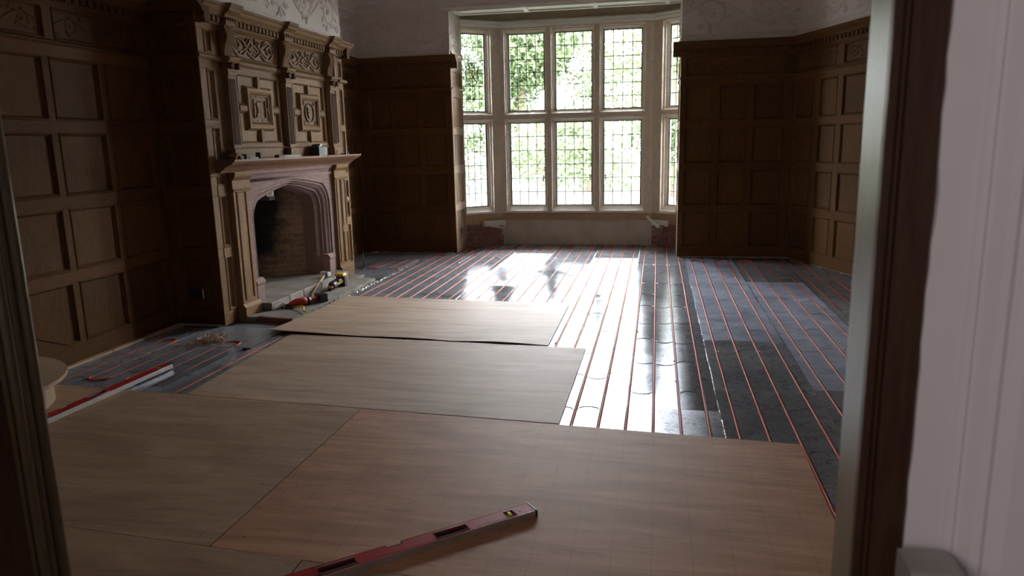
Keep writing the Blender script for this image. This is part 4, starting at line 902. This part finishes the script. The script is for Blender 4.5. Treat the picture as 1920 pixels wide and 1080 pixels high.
sheet([(-3.206, 5.50), (-0.80, 5.374), (-0.808, 6.871), (-3.183, 7.023)], 'ply_pale', 'pale plywood sheet laid farthest, its left edge beside the hearth', warp=lambda u, v: 0.026 * max(0, 1 - v * 2.2) * (max(0, 1 - u * 2.2) + 0.45 * max(0, sin(pi * (u - 0.35) * 3)) * (u > .35) * (u < .68) + 0.5 * max(0, sin(pi * (u - .68) * 3.1)) * (u > .68)))
s2_ = sheet([(-2.946, 3.967), (-0.512, 3.806), (-0.505, 5.334), (-3.0, 5.47)], 'ply_pale', 'pale plywood sheet in the second row from the window')
s3_ = sheet([(-4.12, 2.50), (-1.712, 2.341), (-1.712, 3.876), (-4.12, 4.033)], 'ply_brown', 'greyish brown plywood sheet with pencil lines, left in the near row')
s4_ = sheet([(-1.706, 2.341), (0.732, 2.16), (0.743, 3.700), (-1.708, 3.876)], 'ply_pink', 'pinkish plywood sheet with pencil lines in the middle of the near floor')
s5_ = sheet([(-4.12, 1.25), (-1.30, 1.25), (-1.30, 2.31), (-4.12, 2.494)], 'ply_brown', 'brown plywood sheet at the bottom edge, left of the near spirit level')
s6_ = sheet([(-1.294, 1.25), (0.73, 1.25), (0.732, 2.154), (-1.294, 2.305)], 'ply_brown', 'brown plywood sheet at the doorway, below the near spirit level')
rs = random.Random(8)
screws(s4_, [(-1.60 + i * 0.58 + rs.uniform(-.02, .02), 2.40 + j * 0.46 + rs.uniform(-.03, .03) - 0.072 * (i * .58)) for i in range(4) for j in range(4) if not (i > 3)] + [(0.66, 2.55), (0.67, 3.1), (0.69, 3.64)])
screws(s3_, [(-3.9 + i * 0.53 + rs.uniform(-.02, .02), 2.56 + j * 0.46 + rs.uniform(-.03, .03) - 0.065 * (i * .53)) for i in range(5) for j in range(4) if i < 4 or j != 3])
screws(s6_, [(-1.2 + i * 0.45, 2.2 - 0.074 * (i * .45) - j * 0.45) for i in range(5) for j in range(2)])
# ------------------------------------------------------------------ spirit levels
def level(end, other, label):
    d = Vector((end[0] - other[0], end[1] - other[1], 0)); L = d.length; th = atan2(d.y, d.x)
    # local x runs from other end to 'end'; the silver edge faces -y (towards the doorway)
    o = empty('spirit_level', (other[0], other[1], 0.0097), th, label=label, cat='spirit level')
    H, D = 0.030, 0.072; hx = L * 0.5
    body = MB(); nt_ = 0.030   # notch half width, cut into the far edge
    def P_(x0, x1, y0, y1): body.bbox(x0, x1, y0, y1, 0.002, H, 0.0015)
    wins = sorted([(L - 0.125, L - 0.082), (L * 0.5 + 0.16, L * 0.5 + 0.30), (L * 0.5 - 0.30, L * 0.5 - 0.16), (0.082, 0.125)])
    body.box(0.0, hx - nt_, 0.056, D, 0.002, H).box(hx + nt_, L, 0.056, D, 0.002, H).box(0.0, L, 0.002, 0.012, 0.002, H - 0.0005)
    x = 0.0
    for a, b in wins: body.box(x, a, 0.012, 0.056, 0.002, H); x = b
    body.box(x, L, 0.012, 0.056, 0.002, H)
    body.build('body', 'red', o)
    MB().bbox(0, L, -0.0005, 0.002, 0.0, H - 0.001, 0.0005).build('machined_edge', 'silver' if 'left wall' in label else 'alu', o)  # left level's edge is whiter: window reflection put into the colour
    MB().box(0, hx - nt_, D - 0.0015, D + 0.0005, 0.003, H + 0.0006).box(hx + nt_, L, D - 0.0015, D + 0.0005, 0.003, H + 0.0006).build('far_edge', 'red', o)
    for x_ in (-0.012, L): MB().bbox(0, 0.012, -0.002, D + 0.002, 0.0, H + 0.0015, 0.003).build('end_cap', 'black', o, (x_, 0, 0))
    for i, (a, b) in enumerate(wins):
        if b - a > 0.1:
            g = MB().box(a, b, 0.012, 0.056, 0.004, H - 0.010); g.build('hand_grip_recess', 'black', o)
            fr = MB().tube([(a, 0.012, H), (b, 0.012, H), (b, 0.056, H), (a, 0.056, H)], 0.003, 6, closed=True).build('grip_rim', 'slate', o)
        else:
            MB().box(a, b, 0.012, 0.056, 0.004, H - 0.012).build('vial_window', 'slate', o)
            MB().tube([((a + b) / 2, 0.014, H - 0.006), ((a + b) / 2, 0.048, H - 0.006)], 0.008, 10).build('vial', 'lemon', o)
            MB().tube([(a, 0.012, H), (b, 0.012, H), (b, 0.056, H), (a, 0.056, H)], 0.002, 6, closed=True).build('vial_rim', 'black', o)
    MB().box(hx - nt_ - .003, hx + nt_ + .003, 0.050, 0.056, 0.003, H + 0.0008).box(hx - nt_ - .003, hx - nt_, 0.056, D, 0.003, H + 0.0008).box(hx + nt_, hx + nt_ + .003, 0.056, D, 0.003, H + 0.0008).build('notch_trim', 'black', o)
    MB().lathe([(0.006, H), (0.006, H + 0.0012), (0.003, H + 0.0012)], (L - 0.055, 0.035, 0), 10).build('hanging_hole', 'black', o)
    return o
level((-0.474, 2.764), (-1.384, 1.982), 'red spirit level with black grips lying on the near plywood')
level((-3.402, 4.474), (-3.455, 2.675), 'red spirit level with bright silver edge near the left wall')
# ------------------------------------------------------------------ rounded step at the left
st = empty('rounded_step', (-4.175, 3.42, 0.0098), 0, label='rounded plywood step against the left wall, beside the door frame', cat='step')
def dshape(r, n=18): return [(0, -r)] + [(r * sin(pi * i / n) * 1.0, -r * cos(pi * i / n)) for i in range(1, n)] + [(0, r)]
MB().prism(dshape(0.645), 'z', 0.158, 0.181).build('tread', 'stepply', st)
MB().prism(dshape(0.56), 'z', 0.0, 0.158).build('riser', 'stepply', st)
# ------------------------------------------------------------------ doorway, hall
dw = MB()
dw.box(-4.3, -1.29, 1.0, 1.17, -0.05, 3.56).box(0.40, 2.5, 1.10, 1.17, -0.05, 3.56).box(-1.3, 0.42, 1.10, 1.17, 2.25, 3.56).build('wall_near', 'plaster', None, kind='structure')
dr = empty('door_1', (0, 0, 0), 0, kind='structure')
RX = 0.30
MB().box(RX, RX + 0.03, 1.09, 1.19, 0, 2.2).build('jamb_lining', 'frame_edge', dr)
arch = MB().bbox(RX + 0.0008, RX + 0.014, 1.078, 1.10, 0, 2.25, 0.003)
arch.bbox(RX + 0.014, RX + 0.024, 1.083, 1.10, 0, 2.25, 0.003)
pp = [(RX + 0.024, 1.10), (RX + 0.024, 1.078)]; rj = random.Random(77)
arch.bbox(RX + 0.024, RX + 0.070, 1.078, 1.10, 0, 2.25, 0.004); arch.build('architrave', 'frame_wood', dr)
# ragged plaster edge meeting the frame
rg_ = []; z = 0.0
while z < 2.3: rg_.append((RX + 0.0685 + rj.uniform(-0.0012, 0.0016) + (0.004 if 1.40 < z < 1.47 else 0), z)); z += 0.035
MB().prism(rg_ + [(0.62, 2.3), (0.62, 0)], 'y', 1.074, 1.09).build('hall_plaster_face', 'hallwhite', dr)
MB().box(-1.3, 0.40, 1.0, 1.19, 2.2, 2.26).build('door_head', 'frame_wood', dr)
# left jamb with beaded mouldings
LX = -1.205
MB().box(LX - 0.09, LX, 0.86, 1.10, 0, 2.2).build('jamb_lining', 'frame_wood', dr)
MB().box(LX - 0.09, LX - 0.010, 1.10, 1.19, 0, 2.2).build('jamb_rebate', 'frame_wood', dr)
for i, (yy, rr_) in enumerate(((1.177, 0.014), (1.152, 0.010), (1.130, 0.014), (1.108, 0.008))):
    MB().tube([(LX - 0.008, yy, 0), (LX - 0.008, yy, 2.2)], rr_, 14).build('bead_moulding', 'bead_wood', dr)
# hall shell round the camera
MB().box(-2.1, 2.1, -2.6, 1.0, -0.12, -0.02).build('floor_hall', 'under', None, kind='structure')
MB().box(-2.1, 2.1, -2.6, 1.17, 2.9, 3.0).build('ceiling_hall', 'hallwhite', None, kind='structure')
MB().box(-2.2, -2.1, -2.6, 1.17, -0.1, 3.0).build('wall_hall_left', 'hallwhite', None, kind='structure')
MB().box(2.1, 2.2, -2.6, 1.17, -0.1, 3.0).build('wall_hall_right', 'hallwhite', None, kind='structure')
MB().box(-2.2, 2.2, -2.7, -2.6, -0.1, 3.0).build('wall_hall_back', 'hallwhite', None, kind='structure')
MB().box(0.60, 2.2, 1.00, 1.10, -0.05, 3.0).box(-2.2, -1.25, 0.80, 1.0, -0.05, 3.0).box(-1.3, 0.65, 1.02, 1.10, 2.25, 3.0).build('wall_hall_front', 'hallwhite', None, kind='structure')
# white door casing mouldings on the hall wall at the far right
tr = empty('trim_1', (0, 0, 0), 0, kind='structure')
cas = [(0.415, 1.076), (0.42, 1.066), (0.428, 1.064), (0.432, 1.068), (0.437, 1.062), (0.447, 1.048), (0.458, 1.046), (0.466, 1.052), (0.470, 1.045), (0.482, 1.035), (0.50, 1.035), (0.56, 1.035), (0.56, 1.076)]
MB().prism(cas, 'z', 0.0, 2.4, smooth=False).build('casing_moulding', 'hallwhite', tr)
bx = MB().prism([(0.350, 0.30), (0.350, 0.962), (0.412, 0.962), (0.424, 0.955), (0.430, 0.940), (0.430, 0.30)], 'y', 0.985, 1.045); bx.build('grey_case', 'greybox', None, label='top of a dull grey case with a rounded corner at the bottom right edge', cat='case')
# ------------------------------------------------------------------ things on the mantel shelf
ZS = 1.4585
def mat_item(name, mb, mat, loc, rz, label, cat, parts=()):
    o = mb.build(name, mat, None, loc, rz, label=label, cat=cat)
    for (n2, m2, mt2) in parts: m2.build(n2, mt2, o)
    return o
mat_item('wood_offcut', MB().bbox(0, 0.10, -0.03, 0.05, 0, 0.045, 0.006), 'darkblock', (-3.66, 5.80, ZS), pi / 2, 'dark block at the very near end of the mantel shelf', 'block')
arcp = [(0.0, 0.0), (0.0, 0.012)] + [(0.012 + 0.06 * sin(t), 0.012 + 0.042 * (1 - cos(t)) * 0 + 0.04 * sin(t * 0.5 + .7)) for t in [pi / 2 * i / 6 for i in range(7)]] + [(0.08, 0.0)]
mat_item('curved_moulding_offcut', MB().prism([(0, 0), (0.0, 0.02), (0.02, 0.042), (0.045, 0.05), (0.07, 0.046), (0.085, 0.03), (0.09, 0.0), (0.078, 0.0), (0.07, 0.025), (0.045, 0.036), (0.025, 0.03), (0.012, 0.0)], 'y', -0.03, 0.03), 'oak_lh', (-3.60, 5.815, ZS), pi / 2, 'curved piece of moulding at the near front corner of the mantel shelf', 'wood')
mat_item('wood_offcut', MB().bbox(0, 0.09, -0.03, 0.02, 0, 0.036, 0.008), 'darkblock', (-3.64, 5.925, ZS), pi / 2, 'low dark lump just behind the curved moulding on the mantel shelf', 'block')
mat_item('wood_offcut', MB().bbox(0, 0.055, -0.02, 0.03, 0, 0.042, 0.002), 'darkblock', (-3.62, 6.03, ZS), pi / 2, 'small square dark block, second upright block from the near end of the shelf', 'block')
mat_item('slate_chip', MB().prism([(0, -0.02), (0.12, -0.03), (0.14, 0.01), (0.06, 0.025), (0.01, 0.02)], 'z', 0, 0.014), 'slate', (-3.63, 6.11, ZS), pi / 2, 'flat grey chip lying between two small dark blocks on the shelf', 'stone')
mat_item('wood_offcut', MB().bbox(0, 0.05, -0.02, 0.03, 0, 0.056, 0.002), 'darkblock', (-3.62, 6.27, ZS), pi / 2, 'tallest small dark block standing on the shelf below the left carved crest', 'block')
mat_item('sharpening_stone', MB().bbox(0.115, 0.46, -0.022, 0.018, 0, 0.022, 0.003), 'slate', (-3.63, 6.62, ZS), pi / 2, 'long flat greenish bar with a dark end in the middle of the mantel shelf', 'bar', [('dark_end', MB().bbox(0, 0.115, -0.024, 0.02, 0, 0.027, 0.004), 'darkblock')])
gb = mat_item('green_box', MB().bbox(0, 0.20, 0, 0.11, 0, 0.095, 0.003), 'greenbox', (-3.62, 7.53, ZS), pi / 2 + 0.0, 'dark green box with loose paper on top at the far half of the shelf', 'box', [('open_flap', MB().prism([(0.01, 0.095), (0.06, 0.125), (0.065, 0.122), (0.02, 0.093)], 'y', 0.01, 0.10), 'greenbox'), ('paper', MB().prism([(0.05, 0.096), (0.10, 0.125), (0.14, 0.128), (0.10, 0.100)], 'y', 0.02, 0.09), 'paper'), ('pale_end', MB().box(0.199, 0.2015, 0.006, 0.104, 0.004, 0.09), 'slate'), ('front_label', MB().box(0.115, 0.197, -0.0015, 0.001, 0.005, 0.09), 'slate')])
cl2 = mat_item('small_clamp', MB().tube([(0, 0, 0.006), (0.10, -0.01, 0.03)], 0.006, 6).tube([(0.08, 0.02, 0.006), (0.18, -0.01, 0.01)], 0.006, 6), 'slate', (-3.62, 8.09, ZS), pi / 2, 'small grey metal clamp at the far end of the mantel shelf', 'clamp', [('jaw', MB().bbox(0.09, 0.115, -0.025, 0.0, 0, 0.045, 0.003).bbox(0.15, 0.17, -0.02, 0.0, 0, 0.03, 0.003), 'iron')])
# ------------------------------------------------------------------ tools on the hearth
ZH = 0.0305
# red and black reciprocating saw lying on its side; from battery (back) to blade shoe
a = Vector((-3.285, 6.62, 0)); b_ = Vector((-3.55, 6.25, 0)); d = b_ - a; th = atan2(d.y, d.x)
sw = empty('reciprocating_saw', (a.x, a.y, ZH), th, label='red and black cordless saw lying on the front hearth', cat='power tool')
Ls = d.length
MB().bbox(-0.055, 0.03, -0.075, 0.055, 0, 0.085, 0.010).build('battery_pack', 'black', sw)
rbm = MB()
for i in range(4): rbm.bbox(-0.062, -0.054, -0.065 + i * 0.03, -0.048 + i * 0.03, 0.012, 0.075, 0.002)
rbm.build('battery_rib', 'slate', sw)
MB().tube([(0.02, 0.0, 0.045), (0.06, 0.008, 0.045), (0.10, 0.02, 0.042), (0.14, 0.025, 0.04)], [0.024, 0.022, 0.025, 0.03], 12).build('handle', 'toolred', sw)
MB().tube([(0.125, 0.024, 0.04), (0.165, 0.025, 0.04)], [0.035, 0.035], 14).build('grip_collar', 'black', sw)
MB().tube([(0.16, 0.025, 0.04), (0.20, 0.02, 0.042), (0.26, 0.012, 0.040), (0.31, 0.008, 0.032), (0.335, 0.006, 0.028)], [0.034, 0.037, 0.036, 0.026, 0.018], 14).build('motor_housing', 'toolred', sw)
MB().tube([(0.18, -0.012, 0.018), (0.27, -0.02, 0.016), (0.36, -0.006, 0.018), (0.40, 0, 0.02)], [0.012, 0.016, 0.016, 0.012], 8).build('rubber_boot', 'black', sw)
MB().bbox(Ls - 0.07, Ls - 0.055, -0.03, 0.03, 0.0, 0.05, 0.002).tube([(Ls - 0.08, -0.02, 0.01), (Ls - 0.02, -0.012, 0.012), (Ls + 0.0, 0.0, 0.012)], 0.008, 6).build('blade_shoe', 'alu', sw)
MB().box(Ls - 0.10, Ls - 0.01, -0.034, -0.020, 0.008, 0.010).build('saw_blade', 'silver', sw)
# yellow handled snips in front
sn = empty('yellow_handled_snips', (-3.50, 6.30, ZH), 0, label='yellow handled snips lying in front of the red saw', cat='snips')
MB().tube([(0.10, -0.02, 0.012), (0.18, -0.02, 0.03), (0.24, -0.08, 0.035), (0.27, -0.15, 0.02), (0.315, -0.19, 0.012)], 0.009, 8).build('handle', 'lemon', sn)
MB().tube([(-0.05, 0.03, 0.012), (-0.11, 0.10, 0.02), (-0.12, 0.14, 0.05), (-0.13, 0.15, 0.07)], 0.008, 8).build('handle', 'lemon', sn)
MB().prism([(-0.06, -0.012), (0.10, -0.03), (0.12, -0.008), (-0.04, 0.03)], 'z', 0.004, 0.014).build('jaw', 'iron', sn)
# yellow and black multi tool near the far pilaster
mtl = empty('yellow_cordless_tool', (-3.43, 7.17, ZH), atan2(0.36, 0.03), label='yellow and black cordless tool standing near the far pilaster on the hearth', cat='power tool')
MB().tube([(0.0, 0, 0.03), (0.03, 0, 0.045), (0.09, 0, 0.055)], [0.026, 0.042, 0.042], 14).build('gear_head', 'black', mtl)
MB().tube([(0.075, 0, 0.057), (0.12, 0, 0.062), (0.18, 0, 0.066), (0.24, 0, 0.070)], [0.040, 0.036, 0.033, 0.036], 14).build('body', 'yellow', mtl)
MB().tube([(0.10, -0.004, 0.068), (0.17, -0.004, 0.075), (0.22, -0.004, 0.08)], [0.034, 0.03, 0.03], 12).build('rubber_grip', 'black', mtl)
MB().bbox(0.22, 0.30, -0.05, 0.05, 0.0, 0.13, 0.012).build('battery_pack', 'black', mtl)
MB().bbox(0.20, 0.29, -0.048, 0.048, 0.118, 0.145, 0.008).bbox(0.285, 0.31, -0.045, 0.045, 0.01, 0.12, 0.006).build('battery_cap', 'yellow', mtl)
MB().tube([(0.0, 0, 0.03), (-0.02, 0, 0.006)], [0.016, 0.018], 10).build('tool_nose', 'black', mtl)
MB().bbox(-0.012, 0.02, -0.03, 0.03, 0.03, 0.05, 0.004).build('yellow_front', 'yellow', mtl)
# wooden handled brush/mallet with pale metal head: handle on the slab, head on the raised curb
hd = empty('long_handled_tool', (-3.50, 6.84, ZH), 0, label='wooden handled tool with pale metal head leaning on the hearth curb', cat='hand tool')
hv = Vector((-0.17, 0.72, 0.092))
MB().tube([(0, 0, 0.010), tuple(hv * 0.5 + Vector((0, 0, 0.01))), tuple(hv + Vector((0, 0, 0.012)))], [0.011, 0.012, 0.010], 10).build('handle', 'timber', hd)
MB().bbox(-0.03, 0.03, -0.06, 0.06, -0.018, 0.03, 0.004).build('metal_head', 'silver', hd, tuple(hv + Vector((0.0, 0.02, 0.008))), (0, 0, 1.2))
MB().tube([(0, -0.035, 0.006), (0, -0.035, 0.031)], 0.014, 10).tube([(0, 0.0, 0.006), (0, 0.0, 0.031)], 0.014, 10).build('head_hole', 'black', hd, tuple(hv + Vector((0.0, 0.02, 0.008))), (0, 0, 1.2))
MB().tube([(0, 0, 0.004), (0.01, 0.01, 0.06), (-0.02, 0.05, 0.16), (-0.03, 0.10, 0.20)], 0.006, 6).tube([(0, 0, 0.006), (0.05, -0.08, 0.006), (0.06, -0.20, 0.006)], 0.006, 6).build('cable_end', 'black', None, (-3.72, 8.78, 0.0), label='short dark cable end rising from the floor just past the fireplace', cat='cable')
# shavings
sv = MB(); rv = random.Random(14)
for i in range(46):
    c0 = Vector((rv.gauss(0, 0.06), rv.gauss(0, 0.045), 0.012 + abs(rv.gauss(0, 0.022)))); r = rv.uniform(0.015, 0.045); ax = Vector((rv.uniform(-1, 1), rv.uniform(-1, 1), rv.uniform(-.6, 1))).normalized(); u = ax.orthogonal().normalized(); v_ = ax.cross(u); wd = rv.uniform(0.004, 0.012); a0 = rv.uniform(0, 6); vs = []; k = 9
    for q in range(k):
        t = a0 + q * rv.uniform(0.45, 0.6); p = c0 + (u * cos(t) + v_ * sin(t)) * r * (1 - q * 0.04); p.z = max(p.z, 0.002); vs += [tuple(p - ax * wd / 2), tuple(p + ax * wd / 2)]
    vs = [(x, y, max(0.002, z)) for x, y, z in vs]
    sv.add(vs, [(2 * q, 2 * q + 1, 2 * q + 3, 2 * q + 2) for q in range(k - 1)], True)
sv.build('wood_shavings', 'straw', None, (-3.56, 5.20, 0.0), 0.3, label='small heap of pale wood shavings on the foil by the chimney corner', cat='shavings', kind='stuff')
# ------------------------------------------------------------------ garden
MB().box(-90, 90, 11.35, 140, -0.9, -0.45).build('lawn', 'lawn', None, kind='structure')
def crown(blobs, n, ls, seed):
    r_ = random.Random(seed); mb = MB(); vs = []; fs = []
    tot = sum(b[3] * b[4] for b in blobs)
    for (x, y, z, rx, rz) in blobs:
        for i in range(int(n * rx * rz / tot)):
            u = r_.gauss(0, 1); v = r_.gauss(0, 1); w2 = r_.gauss(0, 1); l = math.sqrt(u * u + v * v + w2 * w2) or 1; k = r_.uniform(0.55, 1.05)
            c0 = Vector((x + u / l * rx * k, y + v / l * rx * k, z + w2 / l * rz * k)); a = Vector((r_.gauss(0, 1), r_.gauss(0, 1), r_.gauss(0, 1))).normalized(); b2 = a.orthogonal().normalized(); s = ls * r_.uniform(0.6, 1.4)
            o = len(vs); vs += [tuple(c0 - a * s), tuple(c0 + b2 * s * 0.5), tuple(c0 + a * s), tuple(c0 - b2 * s * 0.5)]; fs.append((o, o + 1, o + 2, o + 3))
    return mb.add(vs, fs, False)
def tree(name, x, y, H, R, mat, label, seed, n=2200, ls=0.28, trunk=True, cat='tree', blossom=None, low=0.15):
    r_ = random.Random(seed); t = empty(name, (x, y, -0.45), 0, label=label, cat=cat, group='trees and shrubs across the lawn')
    bl = [(r_.uniform(-.6, .6) * R, r_.uniform(-.4, .4) * R, H * r_.uniform(low + 0.1, 0.85), R * r_.uniform(0.45, 0.7), H * r_.uniform(0.14, 0.26)) for i in range(9)]
    crown(bl, n, ls, seed).build('foliage', mat, t, kind='stuff')
    if blossom: crown(bl, n // 2, ls * 0.8, seed + 1).build('blossom', blossom, t, kind='stuff')
    if trunk: 
        tk = MB().tube([(0, 0, 0), (0.1, 0, H * 0.3), (-0.1, 0.1, H * 0.6)], [R * 0.09, R * 0.07, R * 0.03], 8)
        for q in range(3): tk.tube([(0.05, 0, H * 0.35), (r_.uniform(-.5, .5) * R, r_.uniform(-.3, .3) * R, H * 0.7)], [R * 0.04, R * 0.015], 6)
        tk.build('trunk', 'bark', t)
TR = [('garden_tree', -22, 56, 15, 7, 'leaf_dk', 'tall dark tree seen through the left side window'),
      ('garden_tree', -11, 60, 16, 6.5, 'leaf', 'big green tree behind the left middle window'),
      ('garden_tree', 0, 66, 17, 7, 'leaf_pale', 'big pale green tree behind the centre window'),
      ('garden_tree', 9, 58, 15, 6.5, 'leaf', 'big green tree behind the right middle window'),
      ('garden_tree', 19, 52, 15, 6.5, 'leaf_dk', 'tall dark tree seen through the right side window'),
      ('garden_tree', -34, 50, 16, 7, 'leaf', 'green tree far left beyond the lawn')]
for i, (n_, x, y, H, R, mt_, lb) in enumerate(TR): tree(n_, x, y, H, R, mt_, lb, 200 + i, n=26000, ls=0.21)
tree('blossom_shrub', -9.3, 31, 3.6, 2.6, 'leaf_dk', 'pink blossoming shrub on the left of the lawn', 301, n=3500, ls=0.10, trunk=True, cat='shrub', blossom='blossom', low=0.05)
tree('copper_tree', -14.5, 34, 9.5, 4.5, 'leaf_red', 'copper leaved tree in the upper part of the left side window', 302, n=2600, ls=0.25, low=0.3)
tree('garden_shrub', -5.6, 38, 3.8, 3.2, 'leaf', 'round green shrub behind the lawn, left of centre', 303, n=4500, ls=0.12, cat='shrub', low=0.0)
tree('garden_shrub', -2.6, 30, 3.6, 2.4, 'leaf_pale', 'light green shrub behind the centre window', 304, n=4000, ls=0.10, cat='shrub', low=0.0)
tree('garden_shrub', 0.4, 27, 3.8, 2.2, 'leaf', 'leafy shrub behind the right middle window', 305, n=4000, ls=0.10, cat='shrub', low=0.0)
tree('garden_tree', 0.2, 24, 7.5, 1.8, 'leaf_pale', 'slim tree with a dark trunk behind the right middle window', 306, n=3500, ls=0.10, low=0.35)
tree('garden_shrub', 3.4, 27, 3.6, 2.4, 'leaf_pale', 'light shrub seen through the right side window', 307, n=3500, ls=0.10, cat='shrub', low=0.0)
